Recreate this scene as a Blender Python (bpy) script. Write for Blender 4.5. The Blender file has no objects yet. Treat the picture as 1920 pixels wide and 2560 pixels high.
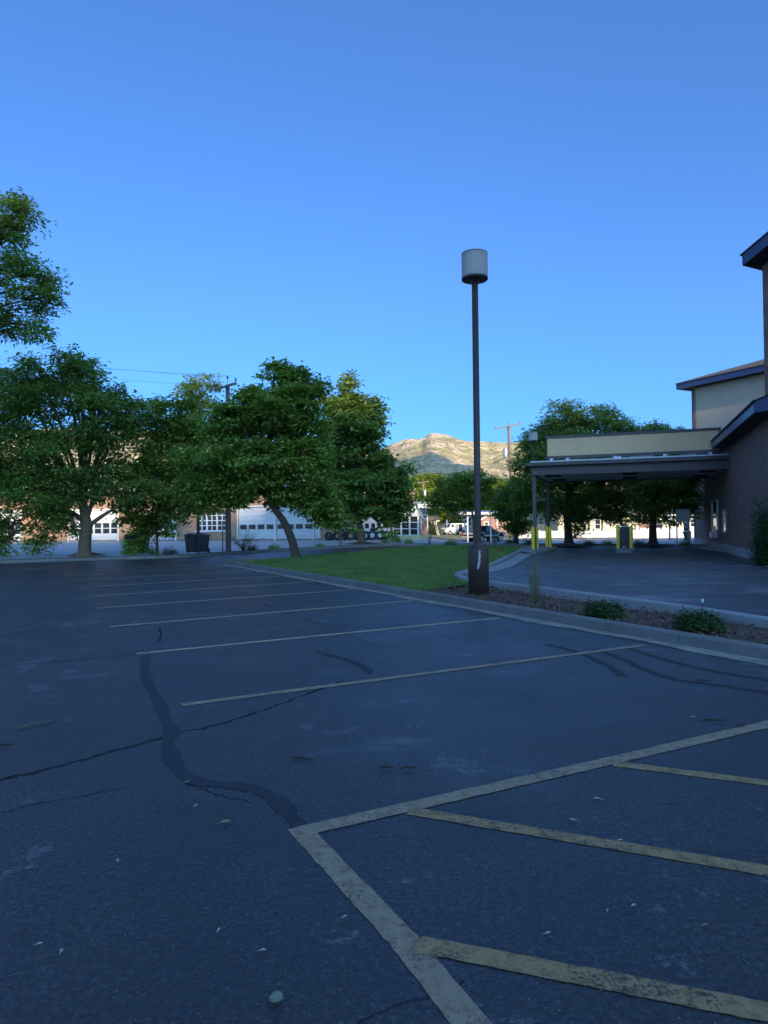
import bpy, bmesh, math, random
import numpy as np
from mathutils import Vector, Matrix
from mathutils.geometry import delaunay_2d_cdt
random.seed(7); RNG = np.random.default_rng(11)
R = math.radians
S = bpy.context.scene
COL = S.collection

# ------------------------------------------------------------------ camera
F = 1730.0; W0, H0 = 1920.0, 2560.0; CAMZ = 1.53
PITCH = R(1.0); ROLL = R(0.60)
fwd = Vector((0, math.cos(PITCH), math.sin(PITCH)))
r0 = Vector((1, 0, 0)); u0 = Vector((0, -math.sin(PITCH), math.cos(PITCH)))
cr = r0*math.cos(ROLL) - u0*math.sin(ROLL)
cu = r0*math.sin(ROLL) + u0*math.cos(ROLL)
camd = bpy.data.cameras.new('camera'); cam = bpy.data.objects.new('camera', camd); COL.objects.link(cam)
M3 = Matrix((cr, cu, -fwd)).transposed()
cam.matrix_world = Matrix.Translation((0, 0, CAMZ)) @ M3.to_4x4()
camd.sensor_fit = 'VERTICAL'; camd.sensor_height = 32.0; camd.lens = 32.0*F/H0
camd.clip_start = 0.05; camd.clip_end = 30000
S.camera = cam
K = 1920/1659.0

def ray(px, py):
    return (cr*((px-W0/2)/F) + cu*(-(py-H0/2)/F) + fwd)
def G(px, py, z=0.0):                     # where the sight line meets the level z
    d = ray(px, py); t = (z-CAMZ)/d.z
    return Vector((d.x*t, d.y*t, z))
def Gd(px, py, z=0.0): return G(px*K, py*K, z)
def D(px, py, Y):                         # the point of the sight line at distance Y
    d = ray(px, py); t = Y/d.y
    return Vector((d.x*t, Y, CAMZ+d.z*t))
def ss(a, b, x):
    t = min(1, max(0, (x-a)/(b-a))); return t*t*(3-2*t)
def T(x, y):                              # the street side lies lower than the car park
    return -0.7*ss(48, 80, y)*ss(3, 10, x) + 0.2*ss(88, 110, y)*ss(3, 10, x)

# ------------------------------------------------------------------ materials
MATS = {}
def new_mat(name):
    m = bpy.data.materials.new(name); m.use_nodes = True
    nt = m.node_tree; nt.nodes.clear()
    out = nt.nodes.new('ShaderNodeOutputMaterial'); b = nt.nodes.new('ShaderNodeBsdfPrincipled')
    nt.links.new(b.outputs[0], out.inputs[0]); MATS[name] = m
    return m, nt, b, out
def N(nt, t, **kw):
    n = nt.nodes.new(t)
    for k, v in kw.items():
        if k in n.inputs: n.inputs[k].default_value = v
        else: setattr(n, k, v)
    return n
def noise(nt, vec, scale, detail=4, rough=.55):
    n = N(nt, 'ShaderNodeTexNoise', Scale=scale, Detail=detail, Roughness=rough)
    nt.links.new(vec, n.inputs['Vector']); return n
def ramp(nt, fac, stops):
    n = nt.nodes.new('ShaderNodeValToRGB'); e = n.color_ramp.elements
    while len(e) < len(stops): e.new(.5)
    for i, (p, c) in enumerate(stops):
        e[i].position = p; e[i].color = (c[0], c[1], c[2], 1) if len(c) == 3 else c
    nt.links.new(fac, n.inputs[0]); return n
def mixc(nt, fac, a, b, blend='MIX'):
    n = nt.nodes.new('ShaderNodeMix'); n.data_type = 'RGBA'; n.blend_type = blend
    for sock, v in ((n.inputs[0], fac), (n.inputs[6], a), (n.inputs[7], b)):
        if hasattr(v, 'is_linked'): nt.links.new(v, sock)
        elif isinstance(v, (int, float)): sock.default_value = v
        else: sock.default_value = (v[0], v[1], v[2], 1)
    return n.outputs[2]
def bump(nt, bs, h, strength, dist=.01):
    n = N(nt, 'ShaderNodeBump', Strength=strength, Distance=dist)
    nt.links.new(h, n.inputs['Height']); nt.links.new(n.outputs[0], bs.inputs['Normal'])
def coords(nt, kind='Object'): return nt.nodes.new('ShaderNodeTexCoord').outputs[kind]

def plain(name, col, rough=.6, var=.18, scale=4, bmp=.0, metal=0, spec=.5, fine=0):
    m, nt, b, o = new_mat(name); v = coords(nt)
    n = noise(nt, v, scale, 6)
    lo = [c*(1-var) for c in col]; hi = [min(1, c*(1+var)) for c in col]
    c = ramp(nt, n.outputs[0], [(.3, lo), (.7, hi)]).outputs[0]
    if fine:
        f = noise(nt, v, fine, 2)
        c = mixc(nt, .35, c, ramp(nt, f.outputs[0], [(.35, [x*.5 for x in col]), (.65, [min(1, x*1.5) for x in col])]).outputs[0])
    nt.links.new(c, b.inputs['Base Color'])
    b.inputs['Roughness'].default_value = rough; b.inputs['Metallic'].default_value = metal
    b.inputs['Specular IOR Level'].default_value = spec
    if bmp: bump(nt, b, noise(nt, v, fine or scale*8, 4).outputs[0], bmp)
    return m

def asphalt(name, base, dust, patch=.55, spec=.45):
    m, nt, b, o = new_mat(name); v = nt.nodes.new('ShaderNodeNewGeometry').outputs['Position']
    big = noise(nt, v, .16, 5, .6); mid = noise(nt, v, .9, 5, .65); fine = noise(nt, v, 38, 3, .7)
    c = ramp(nt, big.outputs[0], [(.3, [x*.62 for x in base]), (.7, [x*1.38 for x in base])]).outputs[0]
    c = mixc(nt, ramp(nt, mid.outputs[0], [(.42, (0, 0, 0)), (.75, (.4, .4, .4))]).outputs[0], c, dust)
    # dust washed into pale streaks and blotches
    sp = noise(nt, v, 2.6, 7, .72); sp2 = noise(nt, v, .33, 3, .5)
    ad0 = N(nt, 'ShaderNodeMath', operation='MULTIPLY_ADD'); nt.links.new(sp2.outputs[0], ad0.inputs[0]); ad0.inputs[1].default_value = .7; nt.links.new(sp.outputs[0], ad0.inputs[2])
    c = mixc(nt, ramp(nt, ad0.outputs[0], [(.99, (0, 0, 0)), (1.09, (.6, .6, .6))]).outputs[0], c, [x*1.5 for x in dust])
    m2 = N(nt, 'ShaderNodeMapping'); m2.inputs['Rotation'].default_value = (0, 0, R(27)); m2.inputs['Scale'].default_value = (.55, 1.5, 1)
    nt.links.new(v, m2.inputs[0]); st = noise(nt, m2.outputs[0], 1.3, 6, .62)
    c = mixc(nt, ramp(nt, st.outputs[0], [(patch+.06, (0, 0, 0)), (patch+.2, (.75, .75, .75))]).outputs[0], c, [min(1, x*1.7) for x in dust])
    dk = noise(nt, v, .55, 6, .7)
    c = mixc(nt, ramp(nt, dk.outputs[0], [(.3, (.75, .75, .75)), (.46, (0, 0, 0))]).outputs[0], c, [x*.55 for x in base])
    c = mixc(nt, 1.0, c, ramp(nt, fine.outputs[0], [(.3, (.35, .35, .35)), (.5, (.95, .95, .95)), (.7, (1.9, 1.9, 1.9))]).outputs[0], 'MULTIPLY')
    wob = noise(nt, v, 3.5, 4, .6); wv = mixc(nt, .22, v, wob.outputs['Color'], 'ADD')
    oil = N(nt, 'ShaderNodeTexVoronoi', Scale=.62); nt.links.new(wv, oil.inputs['Vector'])
    c = mixc(nt, ramp(nt, oil.outputs['Distance'], [(.05, (.62, .62, .62)), (.17, (.35, .35, .35)), (.26, (0, 0, 0))]).outputs[0], c, [x*.42 for x in base])
    drip = N(nt, 'ShaderNodeTexVoronoi', Scale=4.5); nt.links.new(wv, drip.inputs['Vector'])
    dm = N(nt, 'ShaderNodeMath', operation='MULTIPLY'); nt.links.new(ramp(nt, drip.outputs['Distance'], [(.07, (1, 1, 1)), (.14, (0, 0, 0))]).outputs[0], dm.inputs[0]); nt.links.new(ramp(nt, mid.outputs[0], [(.5, (0, 0, 0)), (.6, (.75, .75, .75))]).outputs[0], dm.inputs[1])
    c = mixc(nt, dm.outputs[0], c, [x*.4 for x in base])
    va = N(nt, 'ShaderNodeTexVoronoi', Scale=85.0); nt.links.new(v, va.inputs['Vector'])
    sa = nt.nodes.new('ShaderNodeSeparateColor'); nt.links.new(va.outputs['Color'], sa.inputs[0])
    c = mixc(nt, .38, c, ramp(nt, sa.outputs[1], [(.0, (.35, .35, .36)), (.5, (.9, .9, .9)), (.85, (1.5, 1.48, 1.45)), (1.0, (2.6, 2.55, 2.5))]).outputs[0], 'MULTIPLY')
    vo = N(nt, 'ShaderNodeTexVoronoi', Scale=75.0); nt.links.new(v, vo.inputs['Vector'])
    sel = nt.nodes.new('ShaderNodeSeparateColor'); nt.links.new(vo.outputs['Color'], sel.inputs[0])
    th = N(nt, 'ShaderNodeMath', operation='GREATER_THAN'); nt.links.new(sel.outputs[0], th.inputs[0]); th.inputs[1].default_value = .965
    ds = N(nt, 'ShaderNodeMath', operation='LESS_THAN'); nt.links.new(vo.outputs['Distance'], ds.inputs[0]); ds.inputs[1].default_value = .42
    mu = N(nt, 'ShaderNodeMath', operation='MULTIPLY'); nt.links.new(th.outputs[0], mu.inputs[0]); nt.links.new(ds.outputs[0], mu.inputs[1])
    mu2 = N(nt, 'ShaderNodeMath', operation='MULTIPLY'); nt.links.new(mu.outputs[0], mu2.inputs[0]); mu2.inputs[1].default_value = .5
    c = mixc(nt, mu2.outputs[0], c, (.16, .16, .155))
    nt.links.new(c, b.inputs['Base Color'])
    rr = ramp(nt, mid.outputs[0], [(.3, (.42, .42, .42)), (.7, (.62, .62, .62))]); nt.links.new(rr.outputs[0], b.inputs['Roughness'])
    b.inputs['Specular IOR Level'].default_value = spec
    ad = N(nt, 'ShaderNodeMath', operation='MULTIPLY_ADD'); nt.links.new(va.outputs['Distance'], ad.inputs[0]); ad.inputs[1].default_value = -.6; nt.links.new(fine.outputs[0], ad.inputs[2])
    bump(nt, b, ad.outputs[0], .6, .007)
    return m

def paint_line(name, col, worn):
    m, nt, b, o = new_mat(name); v = nt.nodes.new('ShaderNodeNewGeometry').outputs['Position']
    a = noise(nt, v, 60, 5, .8); g = noise(nt, v, 5.0, 5, .7); w_ = noise(nt, v, 1.1, 4, .6)
    add = N(nt, 'ShaderNodeMath', operation='MULTIPLY_ADD'); nt.links.new(a.outputs[0], add.inputs[0]); add.inputs[1].default_value = 1.5
    nt.links.new(g.outputs[0], add.inputs[2])
    ad2 = N(nt, 'ShaderNodeMath', operation='MULTIPLY_ADD'); nt.links.new(w_.outputs[0], ad2.inputs[0]); ad2.inputs[1].default_value = .5; nt.links.new(add.outputs[0], ad2.inputs[2])
    msk = ramp(nt, ad2.outputs[0], [(0, (1, 1, 1)), (1, (0, 0, 0))]); mr = N(nt, 'ShaderNodeMapRange'); nt.links.new(ad2.outputs[0], mr.inputs[0]); mr.inputs[1].default_value = worn-.10; mr.inputs[2].default_value = worn+.07; mr.inputs[3].default_value = .88; mr.inputs[4].default_value = .04
    h_ = noise(nt, v, 17, 4, .7)
    tint = ramp(nt, h_.outputs[0], [(.35, [col[0]*.72, col[1]*.62, col[2]*.5]), (.5, col), (.68, [x*1.2 for x in col])]).outputs[0]
    nt.links.new(mixc(nt, mr.outputs[0], tint, (.034, .032, .031)), b.inputs['Base Color'])
    b.inputs['Roughness'].default_value = .8; bump(nt, b, a.outputs[0], .5, .006)
    return m

def brick(name, c1, c2, mortar, sx=4.6, bmp=.4):
    m, nt, b, o = new_mat(name); uv = coords(nt, 'UV')
    t = N(nt, 'ShaderNodeTexBrick', Scale=1.0); t.inputs['Brick Width'].default_value = 1/sx; t.inputs['Row Height'].default_value = .075
    t.inputs['Mortar Size'].default_value = .006; t.inputs['Mortar Smooth'].default_value = .2
    for k, c in (('Color1', c1), ('Color2', c2), ('Mortar', mortar)): t.inputs[k].default_value = (*c, 1)
    nt.links.new(uv, t.inputs['Vector'])
    n = noise(nt, uv, 1.3, 5)
    nt.links.new(mixc(nt, 1, t.outputs[0], ramp(nt, n.outputs[0], [(.3, (.8, .8, .8)), (.7, (1.2, 1.2, 1.2))]).outputs[0], 'MULTIPLY'), b.inputs['Base Color'])
    b.inputs['Roughness'].default_value = .85
    if bmp: bump(nt, b, t.outputs['Fac'], -bmp, .008)
    return m

def leafmat(name, dark, mid, light, trans=.35):
    m, nt, b, o = new_mat(name)
    g = nt.nodes.new('ShaderNodeNewGeometry'); v = coords(nt)
    n = noise(nt, v, .9, 3)
    ad = N(nt, 'ShaderNodeMath', operation='MULTIPLY_ADD'); nt.links.new(g.outputs['Random Per Island'], ad.inputs[0]); ad.inputs[1].default_value = .55
    nt.links.new(n.outputs[0], ad.inputs[2])
    c = ramp(nt, ad.outputs[0], [(.45, dark), (.75, mid), (1.0, light)]).outputs[0]
    nt.links.new(c, b.inputs['Base Color']); b.inputs['Roughness'].default_value = .48
    b.inputs['Specular IOR Level'].default_value = .4
    tr = nt.nodes.new('ShaderNodeBsdfTranslucent'); nt.links.new(mixc(nt, 1, c, (1.2, 1.35, .55), 'MULTIPLY'), tr.inputs[0])
    mx = N(nt, 'ShaderNodeMixShader'); mx.inputs[0].default_value = trans
    nt.links.new(b.outputs[0], mx.inputs[1]); nt.links.new(tr.outputs[0], mx.inputs[2]); nt.links.new(mx.outputs[0], o.inputs[0])
    return m

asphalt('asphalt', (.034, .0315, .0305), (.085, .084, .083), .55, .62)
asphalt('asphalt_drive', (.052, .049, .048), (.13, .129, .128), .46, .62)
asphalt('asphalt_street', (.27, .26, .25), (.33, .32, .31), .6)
plain('sealer', (.026, .025, .026), .55, .3, 3, .3, spec=.3, fine=40)
plain('tyre_mark', (.030, .028, .0275), .75, .5, 6, .3, spec=.4, fine=60)
plain('crack', (.032, .030, .029), .95, .4, 6, .4, spec=.15)
paint_line('line_tan', (.36, .26, .165), 1.34)
paint_line('line_yellow', (.40, .255, .11), 1.40)
paint_line('line_stall', (.52, .40, .24), 1.33)
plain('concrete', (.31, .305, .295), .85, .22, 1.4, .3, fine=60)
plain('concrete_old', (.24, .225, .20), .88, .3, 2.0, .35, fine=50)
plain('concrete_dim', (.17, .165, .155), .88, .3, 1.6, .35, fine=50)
plain('gutter_concrete', (.30, .275, .225), .9, .45, 2.5, .35, fine=30)
plain('forecourt', (.46, .455, .445), .85, .15, .35, .2, fine=20)
plain('earth', (.16, .13, .09), .95, .35, .25, .3, fine=6)
plain('mulch', (.10, .058, .038), .95, .4, 3, .6, fine=35)
plain('chip', (.19, .105, .062), .9, .5, 2.0, .3, fine=14)
plain('lawn', (.145, .225, .075), .9, .35, .5, .4, fine=40)
plain('dry_grass', (.20, .19, .09), .95, .3, .4, .3, fine=8)
leafmat('blade', (.10, .172, .05), (.155, .245, .068), (.235, .33, .105), .36)
plain('lamp_brown', (.075, .050, .043), .5, .2, 3, .05, spec=.4)
plain('bare_metal', (.55, .54, .52), .6, .15, 10)
plain('canopy_brown', (.13, .10, .095), .55, .15, 2, spec=.4)
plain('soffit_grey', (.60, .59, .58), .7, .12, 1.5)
plain('fascia_sky_tint', (.045, .065, .155), .32, .1, 2, spec=.6)  # dark brown boards with the sky's blue reflection mixed into the base colour
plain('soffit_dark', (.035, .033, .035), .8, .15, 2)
plain('tan_stucco', (.72, .55, .39), .9, .06, 1.2, .15, fine=60)
plain('tan_panel', (.86, .56, .30), .6, .05, 1.0)
plain('white_metal', (.72, .73, .73), .5, .06, 2)
plain('galv', (.42, .44, .46), .45, .12, 3, metal=.5)
plain('shingle', (.11, .085, .07), .95, .4, 9, .8, fine=25)
plain('shingle_grey', (.20, .195, .195), .95, .3, 6, .6, fine=20)
plain('bollard_yellow', (.95, .66, .03), .45, .1, 4)
plain('kiosk_grey', (.055, .058, .066), .55, .12, 4)
plain('white_paint', (.78, .78, .76), .55, .06, 2)
plain('yellow_paint', (.66, .58, .30), .7, .1, 2)
plain('door_white', (.70, .71, .70), .55, .05, 1.5)
plain('bin_plastic', (.022, .026, .036), .45, .2, 3)
plain('rubber', (.045, .046, .048), .8, .25, 5, .2, fine=30)
plain('rim_steel', (.42, .42, .42), .4, .1, 5, metal=.6)
plain('wood_pole', (.20, .155, .125), .9, .25, 2, .3, fine=18)
plain('bark', (.095, .064, .046), .95, .35, 5, .9, fine=22)
plain('bark_light', (.19, .125, .078), .95, .3, 5, .8, fine=22)
plain('dark_steel', (.035, .033, .035), .5, .2, 4)
plain('flag_red', (.55, .06, .02), .6, .1, 5)
plain('truck_navy', (.012, .018, .045), .25, .1, 2, spec=.7)
plain('silver_trim', (.50, .50, .50), .35, .08, 4)
plain('black_trim', (.015, .015, .016), .6, .2, 4)
plain('van_white', (.75, .76, .76), .35, .04, 2)
plain('wire_black', (.02, .02, .022), .6, .1, 2)
plain('ceramic', (.12, .10, .10), .35, .1, 6)
plain('vinyl_white', (.78, .78, .78), .5, .04, 1)
plain('cream', (.62, .57, .40), .85, .06, 1)
plain('tag_blue', (.55, .70, .75), .5, .05, 4)
plain('sign_pink', (.62, .40, .42), .6, .2, 30)
plain('sign_blue', (.05, .08, .45), .6, .1, 8)
plain('leaf_dry', (.30, .27, .12), .7, .3, 8)
plain('leaf_pale', (.46, .50, .36), .6, .2, 8)
plain('twig_brown', (.06, .035, .022), .9, .3, 8)
plain('stone_green', (.18, .23, .17), .8, .25, 20)
brick('brick_dark', (.235, .13, .095), (.165, .095, .072), (.29, .21, .165))
brick('brick_orange', (.46, .25, .14), (.40, .21, .115), (.46, .38, .30), 4.6, .2)
brick('brick_pink', (.36, .19, .15), (.31, .16, .125), (.38, .3, .27), 4.6, .2)
leafmat('leaf_maple', (.115, .185, .038), (.245, .345, .07), (.38, .47, .12), .48)
leafmat('leaf_ash', (.10, .175, .042), (.21, .32, .075), (.34, .43, .12), .48)
leafmat('leaf_yellow', (.125, .19, .04), (.25, .345, .07), (.38, .46, .11), .48)
leafmat('leaf_bright', (.15, .20, .03), (.26, .32, .045), (.36, .42, .07), .5)
leafmat('leaf_dark', (.02, .055, .02), (.04, .09, .025), (.07, .13, .035))
leafmat('leaf_juniper', (.014, .045, .010), (.030, .08, .016), (.06, .12, .026), .2)
leafmat('leaf_straw', (.14, .13, .07), (.22, .20, .11), (.32, .28, .16), .3)
leafmat('leaf_hedge', (.05, .075, .018), (.09, .11, .025), (.15, .15, .04), .3)

def glass_mat(name, col, rough=.06):
    m, nt, b, o = new_mat(name)
    n = noise(nt, coords(nt), 2.0, 3)
    nt.links.new(ramp(nt, n.outputs[0], [(.3, [c*.7 for c in col]), (.7, [c*1.3 for c in col])]).outputs[0], b.inputs['Base Color'])
    b.inputs['Roughness'].default_value = rough; b.inputs['Specular IOR Level'].default_value = .8
glass_mat('window_glass', (.030, .034, .042))
m, nt, b, o = new_mat('frosted')
v = coords(nt); n = noise(nt, v, 3, 4)
c = ramp(nt, n.outputs[0], [(.3, (.74, .68, .62)), (.7, (.82, .76, .70))]).outputs[0]
nt.links.new(c, b.inputs['Base Color']); b.inputs['Roughness'].default_value = .35
tr = nt.nodes.new('ShaderNodeBsdfTranslucent'); nt.links.new(c, tr.inputs[0])
mx = N(nt, 'ShaderNodeMixShader'); mx.inputs[0].default_value = .5
nt.links.new(b.outputs[0], mx.inputs[1]); nt.links.new(tr.outputs[0], mx.inputs[2]); nt.links.new(mx.outputs[0], o.inputs[0])

# mountain: dry slopes with scrub, rock bands towards the top
m, nt, b, o = new_mat('mountain')
v = nt.nodes.new('ShaderNodeNewGeometry').outputs['Position']
sep = nt.nodes.new('ShaderNodeSeparateXYZ'); nt.links.new(v, sep.inputs[0])
n1 = noise(nt, v, .0016, 6, .6); n2 = noise(nt, v, .016, 5, .65); n3 = noise(nt, v, .05, 3, .6)
base = ramp(nt, n1.outputs[0], [(.38, (.33, .29, .13)), (.5, (.54, .40, .22)), (.62, (.70, .50, .33))]).outputs[0]
mp = N(nt, 'ShaderNodeMapping'); mp.inputs['Scale'].default_value = (1, 1, 3.2); nt.links.new(v, mp.inputs[0])
rk = noise(nt, mp.outputs[0], .009, 6, .65)
zr = N(nt, 'ShaderNodeMapRange'); nt.links.new(sep.outputs[2], zr.inputs[0]); zr.inputs[1].default_value = 200; zr.inputs[2].default_value = 560
ad = N(nt, 'ShaderNodeMath', operation='MULTIPLY_ADD'); nt.links.new(zr.outputs[0], ad.inputs[0]); ad.inputs[1].default_value = .22; nt.links.new(rk.outputs[0], ad.inputs[2])
base = mixc(nt, ramp(nt, ad.outputs[0], [(.62, (0, 0, 0)), (.70, (.85, .85, .85))]).outputs[0], base, (.72, .50, .37))
base = mixc(nt, ramp(nt, n3.outputs[0], [(.49, (0, 0, 0)), (.56, (.5, .5, .5))]).outputs[0], base, (.13, .14, .06))
base = mixc(nt, ramp(nt, n2.outputs[0], [(.52, (0, 0, 0)), (.66, (.5, .5, .5))]).outputs[0], base, (.17, .19, .08))
nt.links.new(base, b.inputs['Base Color']); b.inputs['Roughness'].default_value = 1; b.inputs['Specular IOR Level'].default_value = 0
bump(nt, b, rk.outputs[0], 1.0, 40)

# ------------------------------------------------------------------ mesh building
class MB:
    def __init__(s): s.v = []; s.f = []; s.smooth = []
    def add(s, vs, fs, sm=False):
        o = len(s.v); s.v += [tuple(x) for x in vs]
        for f in fs: s.f.append(tuple(i+o for i in f)); s.smooth.append(sm)
        return s
    def box(s, c, size, rot=0, bev=0, axes=None):
        ax = axes or (Vector((math.cos(rot), math.sin(rot), 0)), Vector((-math.sin(rot), math.cos(rot), 0)), Vector((0, 0, 1)))
        c = Vector(c); h = [x/2 for x in size]
        if not bev:
            vs = [c+ax[0]*(h[0]*i)+ax[1]*(h[1]*j)+ax[2]*(h[2]*k) for k in (-1, 1) for j in (-1, 1) for i in (-1, 1)]
            return s.add(vs, [(0, 2, 3, 1), (4, 5, 7, 6), (0, 1, 5, 4), (2, 6, 7, 3), (0, 4, 6, 2), (1, 3, 7, 5)])
        bm = bmesh.new(); bmesh.ops.create_cube(bm, size=1)
        for q in bm.verts: q.co = Vector((q.co.x*size[0], q.co.y*size[1], q.co.z*size[2]))
        bmesh.ops.bevel(bm, geom=list(bm.edges), offset=bev, segments=2, affect='EDGES', profile=.5)
        bm.verts.index_update()
        vs = [c+ax[0]*q.co.x+ax[1]*q.co.y+ax[2]*q.co.z for q in bm.verts]
        s.add(vs, [[q.index for q in f.verts] for f in bm.faces]); bm.free(); return s
    def prism(s, poly, dirv, depth):      # poly: 3-D outline, extruded along dirv
        n = len(poly); d = Vector(dirv)*depth; poly = [Vector(p) for p in poly]
        s.add(poly+[p+d for p in poly], [tuple(range(n))[::-1], tuple(range(n, 2*n))]+[(i, (i+1) % n, (i+1) % n+n, i+n) for i in range(n)])
        return s
    def tube(s, pts, radii, n=8, cap=True):
        pts = [Vector(p) for p in pts]
        if isinstance(radii, (int, float)): radii = [radii]*len(pts)
        o = []; prev = None
        for i, p in enumerate(pts):
            d = (pts[min(i+1, len(pts)-1)]-pts[max(i-1, 0)]).normalized()
            a = prev if prev else (Vector((1, 0, 0)) if abs(d.x) < .9 else Vector((0, 1, 0)))
            a = (a-d*a.dot(d)).normalized(); prev = a; b2 = d.cross(a)
            for k in range(n):
                t = 2*math.pi*k/n; o.append(p+(a*math.cos(t)+b2*math.sin(t))*radii[i])
        fs = [(i*n+k, i*n+(k+1) % n, (i+1)*n+(k+1) % n, (i+1)*n+k) for i in range(len(pts)-1) for k in range(n)]
        s.add(o, fs, True)
        if cap:
            s.add(o[:n], [tuple(range(n))[::-1]]); s.add(o[-n:], [tuple(range(n))])
        return s
    def lathe(s, prof, c=(0, 0, 0), n=32, axis='z', sm=True):
        c = Vector(c); vs = []
        for (r, z) in prof:
            for k in range(n):
                t = 2*math.pi*k/n
                p = Vector((r*math.cos(t), r*math.sin(t), z))
                if axis == 'y': p = Vector((p.x, -p.z, p.y))
                if axis == 'x': p = Vector((p.z, p.x, p.y))
                vs.append(c+p)
        fs = [(i*n+k, i*n+(k+1) % n, (i+1)*n+(k+1) % n, (i+1)*n+k) for i in range(len(prof)-1) for k in range(n)]
        return s.add(vs, fs, sm)
    def quad(s, *p): return s.add(p, [tuple(range(len(p)))])
    def build(s, name, mat, parent=None, org=(0, 0, 0)):
        me = bpy.data.meshes.new(name); org = Vector(org)
        me.from_pydata([tuple(Vector(q)-org) for q in s.v], [], s.f); me.materials.append(MATS[mat])
        me.polygons.foreach_set('use_smooth', s.smooth)
        uv = me.uv_layers.new(name='uv'); V = [Vector(q) for q in s.v]
        for p in me.polygons:
            nrm = p.normal
            tg = Vector((-nrm.y, nrm.x, 0)) if abs(nrm.z) < .95 else None
            if tg is not None: tg.normalize()
            for li in p.loop_indices:
                q = V[me.loops[li].vertex_index]
                uv.data[li].uv = (q.dot(tg), q.z) if tg is not None else (q.x, q.y)
        ob = bpy.data.objects.new(name, me); COL.objects.link(ob)
        if parent is not None: ob.parent = parent
        else: ob.location = org
        return ob

def np_mesh(name, verts, faces, mat, parent=None, smooth=False):
    me = bpy.data.meshes.new(name)
    nf, k = faces.shape
    me.vertices.add(len(verts)); me.vertices.foreach_set('co', verts.astype(np.float32).ravel())
    me.loops.add(nf*k); me.loops.foreach_set('vertex_index', faces.astype(np.int32).ravel())
    me.polygons.add(nf); me.polygons.foreach_set('loop_start', np.arange(0, nf*k, k, dtype=np.int32))
    me.polygons.foreach_set('loop_total', np.full(nf, k, dtype=np.int32))
    me.polygons.foreach_set('use_smooth', np.full(nf, smooth))
    me.update(); me.validate(); me.materials.append(MATS[mat])
    ob = bpy.data.objects.new(name, me); COL.objects.link(ob)
    if parent is not None: ob.parent = parent
    return ob

def tag(o, label=None, cat=None, group=None, kind=None):
    if label: o['label'] = label
    if cat: o['category'] = cat
    if group: o['group'] = group
    if kind: o['kind'] = kind
    return o
def thing(name, loc, label, cat, group=None, rz=0):
    o = bpy.data.objects.new(name, None); COL.objects.link(o); o.empty_display_size = .3
    o.location = loc; o.rotation_euler = (0, 0, rz)
    return tag(o, label, cat, group)
def copy_tree(o, parent=None):
    c = o.copy(); COL.objects.link(c)
    if parent is not None: c.parent = parent
    for ch in [x for x in COL.objects if x.parent == o]: copy_tree(ch, c)
    return c
def struct(o): return tag(o, kind='structure')

def sheet(name, poly, z, mat, step=0, follow=None):
    pts = [Vector((p[0], p[1])) for p in poly]; n = len(pts)
    edges = [(i, (i+1) % n) for i in range(n)]
    co = list(pts)
    if step:
        xs = [p.x for p in pts]; ys = [p.y for p in pts]
        x = min(xs)
        while x < max(xs):
            y = min(ys)
            while y < max(ys):
                co.append(Vector((x+.01, y+.013))); y += step
            x += step
    r = delaunay_2d_cdt(co, edges, [list(range(n))], 1 if not step else 1, 1e-5)
    mb = MB(); zz = follow or (lambda a, b: 0)
    mb.add([(q.x, q.y, z+zz(q.x, q.y)) for q in r[0]], [tuple(f) for f in r[2]])
    o = mb.build(name, mat)
    # faces must look up
    me = o.data
    if me.polygons and sum(p.normal.z for p in me.polygons) < 0: me.flip_normals()
    return o

def strip(mb, pts, widths, z, jit=0, sub=.06):
    P = [Vector((p[0], p[1], 0)) for p in pts]; out = []; ww = []
    if isinstance(widths, (int, float)): widths = [widths]*len(P)
    for i in range(len(P)-1):
        L = (P[i+1]-P[i]).length; k = max(1, int(L/sub)) if sub else 1
        for j in range(k):
            t = j/k; out.append(P[i].lerp(P[i+1], t)); ww.append(widths[i]*(1-t)+widths[i+1]*t)
    out.append(P[-1]); ww.append(widths[-1])
    vs = []
    for i, p in enumerate(out):
        d = (out[min(i+1, len(out)-1)]-out[max(i-1, 0)]).normalized(); nrm = Vector((-d.y, d.x, 0))
        a = ww[i]/2+random.gauss(0, jit); b2 = ww[i]/2+random.gauss(0, jit)
        a = max(a, .002); b2 = max(b2, .002)
        for s_, w_ in ((1, a), (-1, b2)):
            q = p+nrm*(s_*w_); vs.append((q.x, q.y, z))
    mb.add(vs, [(2*i+1, 2*i+3, 2*i+2, 2*i) for i in range(len(out)-1)])

def smooth_path(pts, k=6):
    P = [Vector(p) for p in pts]; out = []
    for i in range(len(P)-1):
        a, b_, c, d = P[max(i-1, 0)], P[i], P[i+1], P[min(i+2, len(P)-1)]
        for j in range(k):
            t = j/k
            out.append(.5*((2*b_)+(c-a)*t+(2*a-5*b_+4*c-d)*t*t+(3*b_-a-3*c+d)*t**3))
    out.append(P[-1]); return out

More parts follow.
